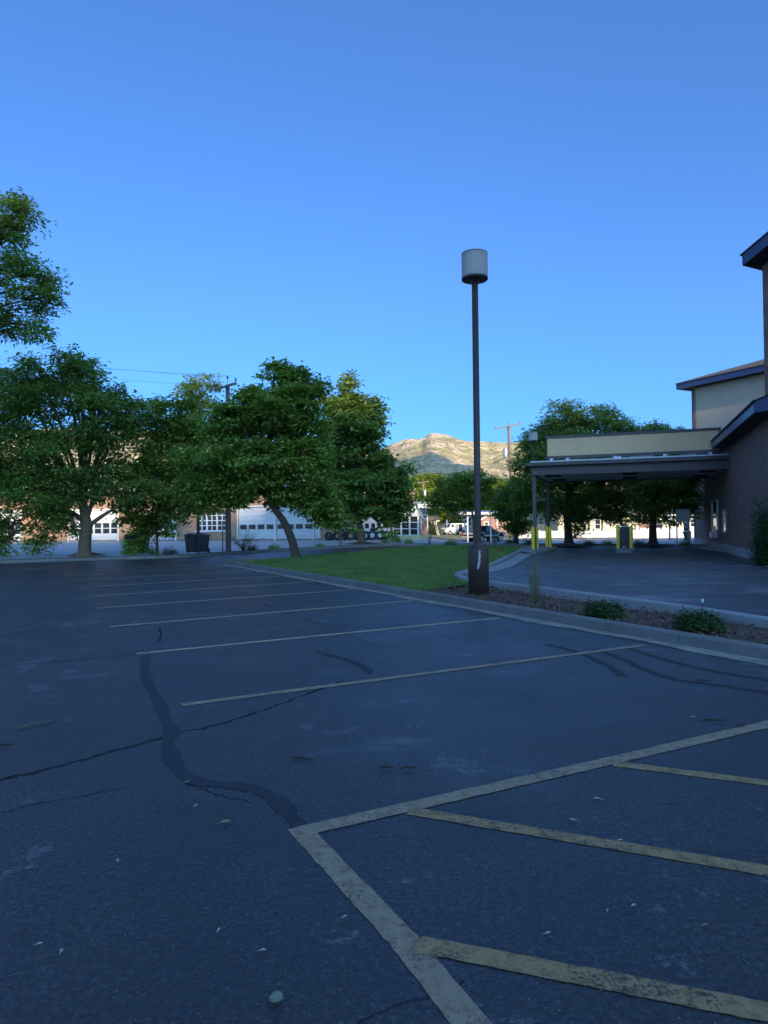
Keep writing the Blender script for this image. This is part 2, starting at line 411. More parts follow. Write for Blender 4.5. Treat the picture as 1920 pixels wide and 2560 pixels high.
def kerb(name, pts, width, z0, z1, mat='concrete', seg=3.0, side=1, zf=None):
    """a cast kerb along a polyline; the line is its face, the body lies to `side` (1 = left of travel)"""
    P = [Vector((p[0], p[1], 0)) for p in pts]
    nr = []
    for i in range(len(P)):
        d = (P[min(i+1, len(P)-1)]-P[max(i-1, 0)]).normalized(); nr.append(Vector((-d.y, d.x, 0))*side)
    # resample with joints
    mb = MB(); L = 0; cur = []
    def flush(c):
        if len(c) < 2: return
        vs = []; b_ = .022
        for p, nn in c:
            z1_ = z1+(zf(p.x, p.y) if zf else 0)
            for off, z in ((0, z0), (0.012, z1_-b_), (b_+.012, z1_), (width-b_, z1_), (width, z1_-b_), (width, z0)):
                q = p+nn*off; vs.append((q.x, q.y, z))
        k = len(c); fs = []
        for i in range(k-1):
            for j in range(5): fs.append((i*6+j, i*6+j+1, (i+1)*6+j+1, (i+1)*6+j) if side < 0 else (i*6+j, (i+1)*6+j, (i+1)*6+j+1, i*6+j+1))
        fs += [(0, 1, 2, 3, 4, 5), tuple((k-1)*6+j for j in (5, 4, 3, 2, 1, 0))]
        mb.add(vs, fs)
    for i in range(len(P)-1):
        l = (P[i+1]-P[i]).length; k = max(1, round(l/seg)) if l > seg else 1
        for j in range(k):
            a, c = j/k, (j+1)/k; g = .010/l if (l > seg) else 0
            pa, pb = P[i].lerp(P[i+1], a+g/2), P[i].lerp(P[i+1], c-g/2)
            na, nb = nr[i].lerp(nr[i+1], a).normalized(), nr[i].lerp(nr[i+1], c).normalized()
            if l > seg: flush(cur); cur = []; flush([(pa, na), (pb, nb)])
            else:
                if not cur: cur = [(pa, na)]
                cur.append((pb, nb))
    flush(cur)
    return mb.build(name, mat)

# ------------------------------------------------------------------ world and sun
SUN_AZ = R(160); SUN_EL = R(17.0)
w = bpy.data.worlds.new('World'); S.world = w; w.use_nodes = True
nt = w.node_tree; bg = nt.nodes['Background']
sky = nt.nodes.new('ShaderNodeTexSky'); sky.sky_type = 'NISHITA'; sky.sun_disc = False
sky.sun_elevation = SUN_EL; sky.sun_rotation = SUN_AZ; sky.altitude = 1400
sky.air_density = .7; sky.dust_density = 8.0; sky.ozone_density = 5.0
tint = nt.nodes.new('ShaderNodeMix'); tint.data_type = 'RGBA'; tint.blend_type = 'MULTIPLY'; tint.inputs[0].default_value = 1
tint.inputs[7].default_value = (.49, .885, 1.15, 1); nt.links.new(sky.outputs[0], tint.inputs[6]); nt.links.new(tint.outputs[2], bg.inputs[0]); bg.inputs[1].default_value = .15
sd = bpy.data.lights.new('sun', 'SUN'); sd.energy = 4.0; sd.angle = R(.53); sd.color = (1, .82, .56)
sun = bpy.data.objects.new('sun', sd); COL.objects.link(sun)
SV = Vector((math.sin(SUN_AZ)*math.cos(SUN_EL), math.cos(SUN_AZ)*math.cos(SUN_EL), math.sin(SUN_EL)))
sun.rotation_euler = (-SV).to_track_quat('-Z', 'Y').to_euler(); sun.location = SV*50+Vector((0, 0, 20))
S.view_settings.view_transform = 'Standard'; S.view_settings.look = 'None'; S.view_settings.gamma = 1
S.view_settings.exposure = 1.12
S.cycles.max_bounces = 8; S.cycles.diffuse_bounces = 5; S.cycles.transmission_bounces = 8; S.cycles.transparent_max_bounces = 4

# ------------------------------------------------------------------ terrain
def grid_obj(name, xs, ys, zf, mat, smooth=True):
    X, Y = np.meshgrid(xs, ys); Z = np.vectorize(zf)(X, Y) if not hasattr(zf, 'vec') else zf(X, Y)
    V = np.stack([X.ravel(), Y.ravel(), Z.ravel()], 1); nx, ny = len(xs), len(ys)
    i, j = np.meshgrid(np.arange(nx-1), np.arange(ny-1)); a = (j*nx+i).ravel()
    return np_mesh(name, V, np.stack([a, a+1, a+nx+1, a+nx], 1), mat, smooth=smooth)
gx = np.concatenate([np.linspace(-7000, -120, 12), np.arange(-90, 100, 4.0), np.linspace(120, 7000, 12)])
gy = np.concatenate([np.linspace(-6000, -20, 8), np.arange(0, 130, 4.0), np.linspace(150, 6500, 14)])
struct(grid_obj('ground', gx, gy, lambda x, y: -.06+T(x, y), 'earth'))

# value noise for the hills
NT = RNG.random((128, 128))
def vnoise(x, y):
    xi, yi = np.floor(x).astype(int), np.floor(y).astype(int); fx, fy = x-xi, y-yi
    fx = fx*fx*(3-2*fx); fy = fy*fy*(3-2*fy); q = lambda a, b_: NT[a % 128, b_ % 128]
    return (q(xi, yi)*(1-fx)+q(xi+1, yi)*fx)*(1-fy)+(q(xi, yi+1)*(1-fx)+q(xi+1, yi+1)*fx)*fy
def fbm(x, y, o=5):
    s_, a, t = 0, 1, 0
    for k in range(o): s_ = s_+a*(1-abs(2*vnoise(x*2**k+17*k, y*2**k+5*k)-1)); t += a; a *= .5
    return s_/t
YR = 4000.0
prof = [(-600, 1090), (0, 1080), (300, 1075), (600, 1095), (800, 1112), (930, 1128), (978, 1116), (1016, 1102), (1055, 1092), (1077, 1082), (1105, 1082), (1127, 1086), (1151, 1093), (1185, 1101), (1233, 1107), (1282, 1106), (1306, 1113), (1400, 1128), (1600, 1160), (2000, 1190), (2600, 1210)]
pX = [D(x, y, YR).x for x, y in prof]; pZ = [D(x, y, YR).z for x, y in prof]
def mtn(X, Y):
    ang = X/Y*YR
    H = np.interp(ang, pX, pZ)
    t = np.clip((Y-1700)/(YR-1700), 0, 1)
    rise = np.where(Y <= YR, .12*t+.88*t**1.7, np.clip(1-(Y-YR)/2600, 0, 1))
    n = fbm(X/520+3, Y/900+1, 6)-.62
    z2 = 26*(fbm(X/95+9, Y/160+5, 4)-.6)*np.clip(t*1.6-.2, 0, 1)+14*np.sin((H*rise)/23+3*vnoise(X/200, Y/200))*np.clip(t*2-.9, 0, 1)
    amp = 190*np.sin(np.pi*np.clip(t, 0, 1))**.8*np.where(Y <= YR, 1, 0)+8
    z = H*rise+n*amp+z2
    # a nearer foothill that runs down to the right
    fx, fy = D(1130, 1200, 2600).x, 2600.0
    ridge = np.clip(1-np.abs((X+.0*Y)-(fx-120))/520, 0, 1); dep = np.clip(1-np.abs(Y-fy)/700, 0, 1)
    return np.maximum(z, -5)
mtn.vec = True
struct(grid_obj('mountain', np.linspace(-3200, 3400, 330), np.linspace(1700, 6200, 190), mtn, 'mountain', False))
# unseen heights added behind the camera to shade the car park and foothill
SH = Vector((SV.x, SV.y, 0)).normalized(); ST = Vector((-SH.y, SH.x, 0))
HD = 420.0; H0S = 25.3+HD*math.tan(SUN_EL)
def shade_hill_strip(name, centre_l, centre_t, len_t, wid, height, rough_, dip=0):
    ts = np.linspace(-len_t, len_t, 180); ls = np.linspace(-wid, wid, 25); V = []
    for l in ls:
        for t in ts:
            k = max(0, 1-abs(l)/wid); e = min(1, (len_t-abs(t))/(len_t*.35))
            e = e*e*(3-2*e)
            z = (height-dip*ss(19, 24.5, t))*(k**1.1)*e+rough_*(float(vnoise(np.array(t/40+9), np.array(l/40+4)))-.5)*k*(0 if abs(l) < wid*.02 else 1)
            p = SH*(centre_l+l)+ST*(centre_t+t); V.append((p.x, p.y, z-1))
    n = len(ts); a = np.array([j*n+i for j in range(len(ls)-1) for i in range(n-1)])
    return struct(np_mesh(name, np.array(V), np.stack([a, a+n, a+n+1, a+1], 1), 'mountain', smooth=False))
shade_hill_strip('shade_hills', HD, 0, 300, 150, H0S+1, 10, 4.5)  # added sun blocker; the dip in its crest lets light reach the office
shade_hill_strip('shade_hills', 3000, 1060, 500, 1500, 2200, 60)  # added out of view to throw shade on the mountain's foothill

# ------------------------------------------------------------------ car park frame
A1 = Vector((-.463, .886, 0)); A2 = Vector((.886, .463, 0))
U = Vector((.33, .944, 0)); Vv = Vector((.944, -.33, 0))
def PQ(p, q, z=0): return A1*p+A2*q+Vector((0, 0, z))

far_px = [(-700, 1432), (-300, 1418), (0, 1409), (240, 1401), (480, 1393), (700, 1379), (920, 1367), (1065, 1363), (1240, 1363.5), (1400, 1364.5), (1560, 1365.5), (1700, 1366), (1900, 1368)]
far_kerb = [G(x, y) for x, y in far_px]
fk = smooth_path([(p.x, p.y, 0) for p in far_kerb], 4)
def offs(path, d):
    out = []
    for i, p in enumerate(path):
        t = (path[min(i+1, len(path)-1)]-path[max(i-1, 0)]).normalized(); out.append(p+Vector((-t.y, t.x, 0))*d)
    return out
lot = [(-60, -12), (26, -12), (26, 30)]+[(p.x, p.y) for p in reversed(offs(fk, .02))]+[(-60, 20)]
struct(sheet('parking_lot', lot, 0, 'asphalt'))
struct(kerb('kerb', fk, .16, -.05, .13, 'concrete_old', 3.0, 1)).name = 'planting_kerb'
strip_in = offs(fk, .17); strip_out = offs(fk, 1.9)
struct(sheet('planting_strip', [(p.x, p.y) for p in strip_in]+[(p.x, p.y) for p in reversed(strip_out)], .09, 'mulch'))
# forecourt of the garage and the street
fo = [(p.x, p.y) for p in strip_out if p.x < 6]
struct(sheet('forecourt', [(-75, 20)]+fo+[(7, 57), (6, 68), (-46, 79), (-75, 82)], -.012, 'forecourt', 6, T))
st_in = [(p.x, p.y) for p in strip_out if p.x >= 3.0]
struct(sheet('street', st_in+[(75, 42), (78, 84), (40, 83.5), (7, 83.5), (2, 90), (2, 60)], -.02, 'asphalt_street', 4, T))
struct(sheet('verge', [(2, 88), (7, 84.2), (40, 84.2), (90, 84.6), (95, 135), (0, 135)], -.028, 'dry_grass', 5, T))
struct(kerb('street_kerb', [(6, 84.3), (24, 84.2), (48, 84.2), (80, 84.4)], .25, -1.0, -.58, 'concrete', 6, 1))
struct(kerb('sidewalk', [(6, 86.6), (24, 86.4), (48, 86.4), (80, 86.5)], 1.3, -1.0, -.60, 'concrete', 6, 1))

# ------------------------------------------------------------------ kerbs, bed, lawn, drive-through lane
QK = 7.16; Z_ = Vector((0, 0, 1))
k1 = [PQ(-3.2, QK), PQ(27.2, QK)]
k1e = [PQ(27.2, QK), PQ(27.75, QK+.03), PQ(28.1, QK+.25), PQ(28.3, QK+.7), PQ(28.35, QK+1.6)]
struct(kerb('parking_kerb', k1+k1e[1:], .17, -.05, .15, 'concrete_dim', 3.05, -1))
mb = MB(); gp_ = [PQ(-3.2+30.6*i/60, 0) for i in range(61)]
for i in range(60):
    w0, w1 = [.21+.05*math.sin(k*.9)+.03*math.sin(k*2.3) for k in (i, i+1)]
    mb.quad(gp_[i]+A2*(QK-w0)+Z_*.005, gp_[i]+A2*(QK+.02)+Z_*.012, gp_[i+1]+A2*(QK+.02)+Z_*.012, gp_[i+1]+A2*(QK-w1)+Z_*.005)
go_ = mb.build('gutter', 'gutter_concrete'); struct(go_)
if go_.data.polygons[0].normal.z < 0: go_.data.flip_normals()
# bed between the two kerbs: kerb of the drive-through lane
def k2p(px, py, z=.25): q = G(px, py, z); return Vector((q.x, q.y, 0))
tip = [k2p(1990, 1563), k2p(1920, 1546), k2p(1700, 1513), k2p(1500, 1487), k2p(1320, 1464), k2p(1226, 1452)]
turn = [k2p(1180, 1446), k2p(1150, 1439), k2p(1134, 1431), k2p(1140, 1425, .24), k2p(1165, 1420, .22)]
up = [k2p(1222, 1408, .17), k2p(1262, 1389.5, .16), k2p(1297, 1375, .15)]
pad = [k2p(1325, 1370.5, .15), k2p(1372, 1366.5, .15)]
k2 = tip+smooth_path(turn, 3)+up+pad
struct(kerb('lane_kerb', k2, .17, -.05, .16, 'concrete', 3.0, -1, lambda x, y: .09*max(0, min(1, (22-y)/8))))
mulch_poly = [PQ(-3.2, QK+.15), PQ(12.7, QK+.15), k2p(1150, 1444)]+[Vector(p) for p in reversed(tip)]
mp_ = [(p.x, p.y) for p in mulch_poly]; struct(sheet('mulch_bed', mp_, .095, 'mulch', .5, lambda x, y: .02*math.sin(x*3+y*2)))
lawn_far = [G(600, 1405, .12), G(780, 1389, .12), G(960, 1373.5, .12), G(1065, 1364.5, .12), G(1180, 1364.5, .12), G(1320, 1366.5, .12)]
lawn_poly = [PQ(12.4, QK+.12), PQ(27.4, QK+.12), PQ(28.0, QK+.6)]+lawn_far+[p for p in reversed(up)]+[p for p in reversed(smooth_path(turn, 3))]
lp = [(p.x, p.y) for p in lawn_poly]; struct(sheet('lawn', lp, .125, 'lawn', 1.0))
# the lane of the drive-through, a little higher next to the bed
def dz(x, y): return .10*max(0, min(1, (30-y)/14))+.006
off2 = offs(k2, -.10)
drive = [(p.x, p.y) for p in off2]+[(10.5, 41.5), (19.5, 41), (22, 46), (24, 46), (30, 30), (12, 6), (5.6, 7.4)]
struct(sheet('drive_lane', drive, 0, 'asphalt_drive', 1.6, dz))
# concrete gutter along the lane's left kerb
gl = [k2p(1165, 1420, .2), k2p(1222, 1408, .17), k2p(1262, 1389.5, .16), k2p(1297, 1375, .15)]
mb = MB()
for i in range(len(gl)-1):
    a, b_ = gl[i]+Vv*.17, gl[i+1]+Vv*.17; c_, d_ = b_+Vv*.62, a+Vv*.62
    mb.quad(*[Vector((q.x, q.y, dz(q.x, q.y)+.012)) for q in (d_, c_, b_, a)])
struct(mb.build('lane_gutter', 'concrete'))

# ------------------------------------------------------------------ painted lines, cracks
mb = MB()
ends = [((454, 1763), (1614, 1613)), ((341, 1635), (1250, 1545)), ((275, 1567), (1030, 1502)), ((243, 1521), (885, 1474)), ((215, 1492), (781, 1454)), ((197, 1469), (700, 1440)), ((182, 1451), (631, 1428)), ((168, 1438), (579, 1416)), ((160, 1429), (545, 1408))]
for i, (a, b_) in enumerate(ends[1:]): strip(mb, [G(*a), G(*b_)], .10, .0042, .003, .12)
struct(mb.build('stall_lines', 'line_stall'))
mb = MB()
strip(mb, [G(*ends[0][0]), G(*ends[0][1])], .10, .0042, .002, .06)
c0 = Gd(650, 1797)
strip(mb, [c0, Gd(1325, 1643), Gd(1800, 1532)], .115, .0042, .0018, .05)
strip(mb, [c0+Vector((-.02, .05, 0)), Gd(870, 2030), Gd(1048, 2250), Gd(1120, 2340)], .115, .0026, .0018, .04)
struct(mb.build('zone_border_lines', 'line_tan'))
mb = MB()
strip(mb, [Gd(885, 1752), Gd(1659, 1882), Gd(2100, 1956)], .10, .0030, .0018, .04)
strip(mb, [Gd(1325, 1650), Gd(1659, 1692), Gd(2000, 1735)], .10, .0030, .0018, .05)
strip(mb, [Gd(905, 2040), Gd(1659, 2188), Gd(1900, 2235)], .10, .0034, .0018, .04)
struct(mb.build('zone_hatch_lines', 'line_yellow'))
def dpath(pts): return [Vector((q.x, q.y, 0)) for q in (Gd(*p) for p in pts)]
mb = MB()
strip(mb, smooth_path(dpath([(318, 1416), (313, 1432), (314, 1455), (324, 1482), (345, 1520), (357, 1555), (371, 1580), (362, 1608), (374, 1640), (398, 1674), (440, 1691), (500, 1697), (558, 1707), (600, 1732), (630, 1765), (660, 1799)]), 5),
      [.075]*1+[.10+.022*math.sin(i*.7)+.015*math.sin(i*1.9) for i in range(74)]+[.085], .0022, .003, .045)
struct(mb.build('crack_sealer', 'sealer'))
mb = MB()
def crack(pts, w_, jit=.006, wob=.02):
    P = smooth_path(dpath(pts), 8); P = [p+Vector((random.gauss(0, wob*.45), random.gauss(0, wob*.45), 0)) for p in P]
    strip(mb, P, [w_*random.uniform(.5, 1.3) for _ in P], .0012+random.random()*.0008, jit*.5, 0)
crack([(-60, 1699), (0, 1685), (80, 1667), (180, 1640), (280, 1614), (352, 1593)], .042)
crack([(376, 1581), (450, 1571), (560, 1537), (640, 1508), (740, 1471)], .03)
crack([(398, 1690), (440, 1703), (470, 1716), (540, 1734)], .008)
crack([(690, 1806), (745, 1866), (800, 1935), (858, 1992), (900, 2032), (950, 2110), (1040, 2230)], .010, .003, .006)
crack([(-60, 1446), (60, 1434), (180, 1425), (290, 1413)], .025)
crack([(-40, 1374), (90, 1363), (235, 1353)], .025)
crack([(0, 1757), (90, 1735), (260, 1704)], .007)
crack([(770, 2212), (860, 2170), (960, 2148), (1000, 2120)], .006, .002, .005)
crack([(680, 1408), (740, 1422), (785, 1440), (800, 1455)], .035)
crack([(345, 1357), (348, 1372), (342, 1388)], .03)
crack([(440, 1240), (560, 1300), (700, 1352), (830, 1400)], .012)
struct(mb.build('cracks', 'crack'))
mb = MB()
for pts_ in ([(1285, 1402), (1340, 1422), (1400, 1450), (1470, 1470), (1560, 1482), (1700, 1505)], [(1350, 1398), (1420, 1420), (1520, 1446), (1700, 1476)], [(1180, 1392), (1240, 1407), (1300, 1432), (1350, 1462)], [(700, 1412), (760, 1430), (800, 1452)]):
    strip(mb, smooth_path(dpath(pts_), 8), .10, .0017, .011, .05)
struct(mb.build('tyre_marks', 'tyre_mark'))

# ------------------------------------------------------------------ lamp posts
def lamp_post(name, loc, label, H=6.90, lite=1.0):
    t = thing(name, loc, label, 'street lamp', 'brown lamp posts with drum shades')
    b_ = MB(); b_.lathe([(0, 0), (.205, 0), (.205, .93), (.198, .945), (.172, .95), (.172, 1.015), (.165, 1.025), (0, 1.025)], n=40)
    b_.build('pedestal', 'lamp_brown', t)
    p = MB(); p.lathe([(.068, 1.02), (.064, H-.52), (.0, H-.52)], n=24)
    p.lathe([(.085, 1.02), (.085, 1.05), (.066, 1.06)], n=24); p.build('pole', 'lamp_brown', t)
    c = MB(); c.lathe([(.07, H-.62), (.10, H-.55), (.10, H-.52)], n=24); c.lathe([(0, H-.54), (.255, H-.54), (.266, H-.53), (.266, H-.495), (.25, H-.495), (0, H-.505)], n=40)
    c.build('base_plate', 'lamp_brown', t)
    s_ = MB(); s_.lathe([(.262, H-.496), (.262, H-.022), (.255, H-.022), (.255, H-.496)], n=40); sh = s_.build('drum_shade', 'frosted', t)
    k = MB(); k.lathe([(.25, H-.024), (.267, H-.024), (.267, H-.006), (.255, H+.006), (0, H+.02)], n=40); k.build('top_cap', 'galv', t)
    bl = MB(); bl.lathe([(.04, H-.495), (.045, H-.41), (.07, H-.32), (.06, H-.18), (.0, H-.18)], n=16); bl.build('bulb', 'white_paint', t)
    return t
lb = G(1197, 1486, .10)
lp1 = lamp_post('lamp_post', (lb.x, lb.y, .08), 'tall brown lamp post with a scraped pedestal in the bark mulch bed')
# scraped paint on the pedestal, facing the camera
q = MB(); ang0 = math.atan2(-lb.y, -lb.x)
out = [(.02, .935), (.045, .90), (.035, .85), (.05, .80), (.03, .74), (.04, .68), (.015, .62), (-.01, .56), (-.045, .545), (-.055, .57), (-.03, .62), (-.04, .66), (-.015, .71), (-.02, .77), (.0, .83), (-.005, .88)]
half = [(.20+.0, 0)]
vs = []
for (dx, z) in out:
    a = ang0+dx*.7/.205-.06*(-1); vs.append(((.2075)*math.cos(a), (.2075)*math.sin(a), z-.01))
cz = Vector((.2075*math.cos(ang0+.06), .2075*math.sin(ang0+.06), .74))
q.add(vs+[tuple(cz)], [(i, (i+1) % len(vs), len(vs)) for i in range(len(vs))]); q.build('scraped_patch', 'bare_metal', lp1)
l2 = D(1348, 1366, 40)
lp2 = copy_tree(lp1); lp2.location = (l2.x, l2.y+1.2, 0); lp2['label'] = 'farther brown lamp post standing behind the drive-through canopy columns'
# ------------------------------------------------------------------ flora
def leaves(centres, normals_out, n_per, spread, size, droop=.35, asp=.5, flat=.75):
    C = np.repeat(centres, n_per, 0); O = np.repeat(normals_out, n_per, 0); n = len(C)
    P = C+RNG.normal(0, 1, (n, 3))*spread*(np.array([1, 1, flat]))
    nr = O*.40+RNG.normal(0, .42, (n, 3))+np.array([0, 0, .95]); nr /= np.linalg.norm(nr, axis=1)[:, None]
    ax = O*.8+RNG.normal(0, .7, (n, 3))+np.array([0, 0, -droop]); ax -= nr*(ax*nr).sum(1)[:, None]
    ax /= np.linalg.norm(ax, axis=1)[:, None]+1e-9
    sd_ = np.cross(nr, ax); s = (size*RNG.uniform(.65, 1.25, n))[:, None]
    a = P; m_ = P+ax*s*.45
    L = m_+sd_*s*asp*.5+nr*s*.10; Rr = m_-sd_*s*asp*.5+nr*s*.10; tpt = P+ax*s-nr*s*.06
    V = np.stack([a, L, tpt, Rr], 1).reshape(-1, 3); Fc = np.arange(n*4).reshape(-1, 4)
    return V, Fc
def bez(a, b_, c, k):
    return [a*((1-t)**2)+b_*(2*t*(1-t))+c*(t*t) for t in [i/k for i in range(k+1)]]
def tree(name, label, base, trunk_px, Y, clumps, n_leaf, size, mat, bark='bark', tr=.2, group='trees around the car park', depth=1.0, dj=.5, asp=.5, cat='tree', dens_pow=2.3, per=15, limbs=()):
    """clumps: (x, y, rx, ry) in photo pixels/K at the tree's own distance Y, scattered in depth"""
    base = Vector(base); t = thing(name, base, label, cat, group)
    cs = []
    for i, c in enumerate(clumps):
        p = D(c[0]*K, c[1]*K, Y); rx = 1.08*c[2]*K/F*Y; ry = 1.08*c[3]*K/F*Y
        off = (c[4] if len(c) > 4 else random.uniform(-dj, dj))*rx
        cs.append((Vector((p.x, p.y+off, p.z))-base, rx, ry, rx*depth))
    # trunk and limbs
    mb = MB(); tp = [D(x*K, y*K, Y)-base for x, y in trunk_px]
    tp[0] = Vector((tp[0].x, tp[0].y, -.05))
    tp = smooth_path(tp, 5); nT = len(tp)
    rad = [tr*(1.0-.45*(i/(nT-1))) for i in range(nT)]; rad[0] = tr*1.45; rad[1] = tr*1.18
    mb.tube(tp, rad, 10)
    top = tp[-1]
    for (c, rx, ry, rd) in cs:
        L = (c-top).length; a = top-(tp[-1]-tp[-3])*.5
        mid = top.lerp(c, .45)+Vector((random.uniform(-.1, .1)*L, random.uniform(-.1, .1)*L, (.12*L if c.z > top.z else .10*L)))
        r1 = min(tr*.42, .018+.014*L)
        mb.tube(bez(a, mid, c, 6), [r1*(1-.8*i/6) for i in range(7)], 6, False)
        for _ in range(5):
            d = Vector((random.gauss(0, 1), random.gauss(0, 1), random.gauss(.25, .9))).normalized()
            e = c+Vector((d.x*rx, d.y*rd, d.z*ry))*.9
            mb.tube(bez(mid.lerp(c, random.uniform(.3, 1)), c.lerp(e, .4)+Vector((0, 0, .08*ry)), e, 4), [r1*.25*(1-.8*i/4)+.004 for i in range(5)], 4, False)
    for lp_, r_ in limbs:
        P_ = smooth_path([D(x*K, y*K, Y)-base for x, y in lp_], 5); mb.tube(P_, [r_*(1-.92*i/(len(P_)-1)) for i in range(len(P_))], 8, False)
    mb.build('trunk', bark, t)
    tot = sum(c[1]*c[2] for c in cs); VV = []; FF = []; o = 0
    for (c, rx, ry, rd) in cs:
        nl = max(80, int(1.2*n_leaf*rx*ry/tot)); nt_ = max(6, nl//per)
        # boughs: small leafy masses set around the clump, each with its own top and underside
        ns = max(5, int(7+7*rx)); sd_ = RNG.normal(0, 1, (ns, 3))+np.array([0, 0, .25]); sd_ /= np.linalg.norm(sd_, axis=1)[:, None]
        sr = RNG.uniform(.45, 1.0, ns); sc = sd_*sr[:, None]*np.array([rx, rd, ry])[None]
        bs = RNG.uniform(.26, .46, ns)
        k = RNG.choice(ns, nt_, p=bs**2/np.sum(bs**2)); d = RNG.normal(0, 1, (nt_, 3)); d /= np.linalg.norm(d, axis=1)[:, None]
        r = RNG.random(nt_)**(1/dens_pow)*np.where(RNG.random(nt_) < .10, 1.55, 1.0)
        C = np.array(c)[None]+sc[k]+d*(r*bs[k])[:, None]*np.array([rx, rd, ry*.72])[None]
        inner = RNG.random(nt_) < .16
        C[inner] = np.array(c)[None]+RNG.normal(0, .33, (inner.sum(), 3))*np.array([rx, rd, ry])[None]
        V_, F_ = leaves(C, d*.7+sd_[k]*.35+np.array([0, 0, .15]), per, size*1.5, size*1.5, asp=asp, flat=.40)
        VV.append(V_); FF.append(F_+o); o += len(V_)
    V_ = np.concatenate(VV); V_[:, 2] = np.maximum(V_[:, 2], .02-0.0)
    np_mesh('crown', V_, np.concatenate(FF), mat, t)
    return t

# left edge: tall ash leaning in from outside the frame
tree('ash_tree', 'tall tree leaning in at the upper left edge above the other crowns', (-20.6, 28.3, .05), [(-330, 1215), (-310, 1000), (-230, 850), (-160, 720)], 28.3,
     [(15, 452, 52, 30), (48, 470, 28, 40), (10, 505, 55, 35), (60, 440, 20, 18), (5, 560, 50, 30), (55, 590, 50, 32), (98, 605, 32, 30), (20, 640, 70, 45), (85, 660, 34, 34), (30, 700, 66, 36), (78, 706, 26, 24), (112, 640, 20, 22),
      (-70, 480, 80, 60), (-80, 600, 90, 80), (-70, 690, 80, 50), (-180, 560, 100, 100), (-180, 680, 90, 60)], 17000, .155, 'leaf_ash', tr=.28, asp=.36)
tree('ash_tree', 'broad tree with a thick pale forked trunk beside the left kerb', (D(211, 1387, 34.6).x, 34.6, .08), [(182, 1198), (184, 1165), (187, 1135), (182, 1105), (176, 1070)], 34.6,
     [(55, 825, 58, 46), (145, 812, 56, 38), (70, 778, 16, 14), (122, 770, 18, 16), (155, 765, 14, 14), (200, 790, 18, 16), (255, 850, 18, 16), (290, 872, 18, 14), (205, 835, 48, 48), (20, 890, 62, 70), (105, 890, 80, 70), (200, 905, 70, 65), (262, 880, 34, 42), (290, 910, 25, 30), (300, 1055, 34, 24), (265, 1075, 26, 18), (55, 985, 80, 75), (155, 985, 80, 65), (240, 960, 56, 56), (95, 1060, 75, 55), (185, 1060, 62, 40), (25, 1060, 55, 60),
      (80, 1125, 36, 45), (75, 1175, 28, 26), (125, 1110, 40, 38), (150, 1140, 22, 20), (235, 1040, 48, 40), (4, 1150, 22, 50), (0, 1190, 16, 22), (-60, 950, 80, 90), (-60, 1080, 60, 80)], 42000, .17, 'leaf_ash', bark='bark_light', tr=.34, asp=.42, limbs=[([(186, 1140), (225, 1112), (270, 1086), (320, 1060)], .13), ([(180, 1125), (150, 1105), (110, 1100), (70, 1085)], .15), ([(186, 1125), (205, 1070), (230, 1030), (240, 990)], .14)])
tree('maple_tree', 'slender tree with yellowish leaves between bins and the left kerb', (D(393, 1383, 37).x, 37, .08), [(340, 1195), (339, 1150), (341, 1100)], 37,
     [(335, 890, 44, 32), (385, 892, 50, 34), (325, 945, 52, 50), (395, 950, 62, 55), (345, 1010, 66, 56), (298, 1030, 46, 46), (420, 1035, 48, 44), (330, 1085, 58, 40), (390, 1095, 56, 34), (335, 1130, 46, 26), (298, 1125, 34, 30), (305, 1160, 20, 18), (285, 1090, 30, 30), (440, 1090, 34, 26)], 22000, .16, 'leaf_yellow', tr=.075)
tree('maple_tree', 'thin tree with a loose open top rising behind the yellowish tree', (D(495, 1370, 46).x, 46, .0), [(428, 1180), (428, 1050), (430, 940)], 46,
     [(432, 828, 36, 18), (405, 842, 26, 14), (440, 850, 34, 18), (420, 870, 34, 20), (450, 880, 26, 18), (420, 910, 44, 28), (450, 935, 50, 30), (415, 960, 50, 40)], 5200, .17, 'leaf_yellow', tr=.11)
tree('maple_tree', 'round maple with a dark leaning trunk on the lawn corner', (D(740, 1393, 30).x, 30, .1), [(640, 1203), (630, 1165), (612, 1125), (590, 1095), (575, 1060)], 30,
     [(606, 818, 30, 30), (590, 796, 13, 12), (612, 793, 12, 10), (650, 806, 12, 14), (690, 835, 14, 14), (548, 852, 18, 14), (500, 885, 20, 14), (468, 905, 22, 14), (640, 835, 34, 36), (560, 870, 44, 40), (670, 860, 26, 34), (625, 885, 62, 46), (510, 915, 50, 42), (570, 940, 66, 52), (655, 935, 56, 56), (465, 955, 44, 42), (520, 995, 66, 46), (605, 1000, 72, 50), (680, 1000, 40, 50), (455, 1020, 52, 46), (560, 1050, 66, 36), (640, 1060, 60, 44), (690, 1080, 40, 46), (700, 1115, 40, 34), (480, 1070, 52, 34), (425, 1060, 36, 36), (740, 1130, 22, 18), (505, 1085, 30, 20), (410, 1000, 30, 30)], 40000, .135, 'leaf_maple', tr=.20, asp=.72)
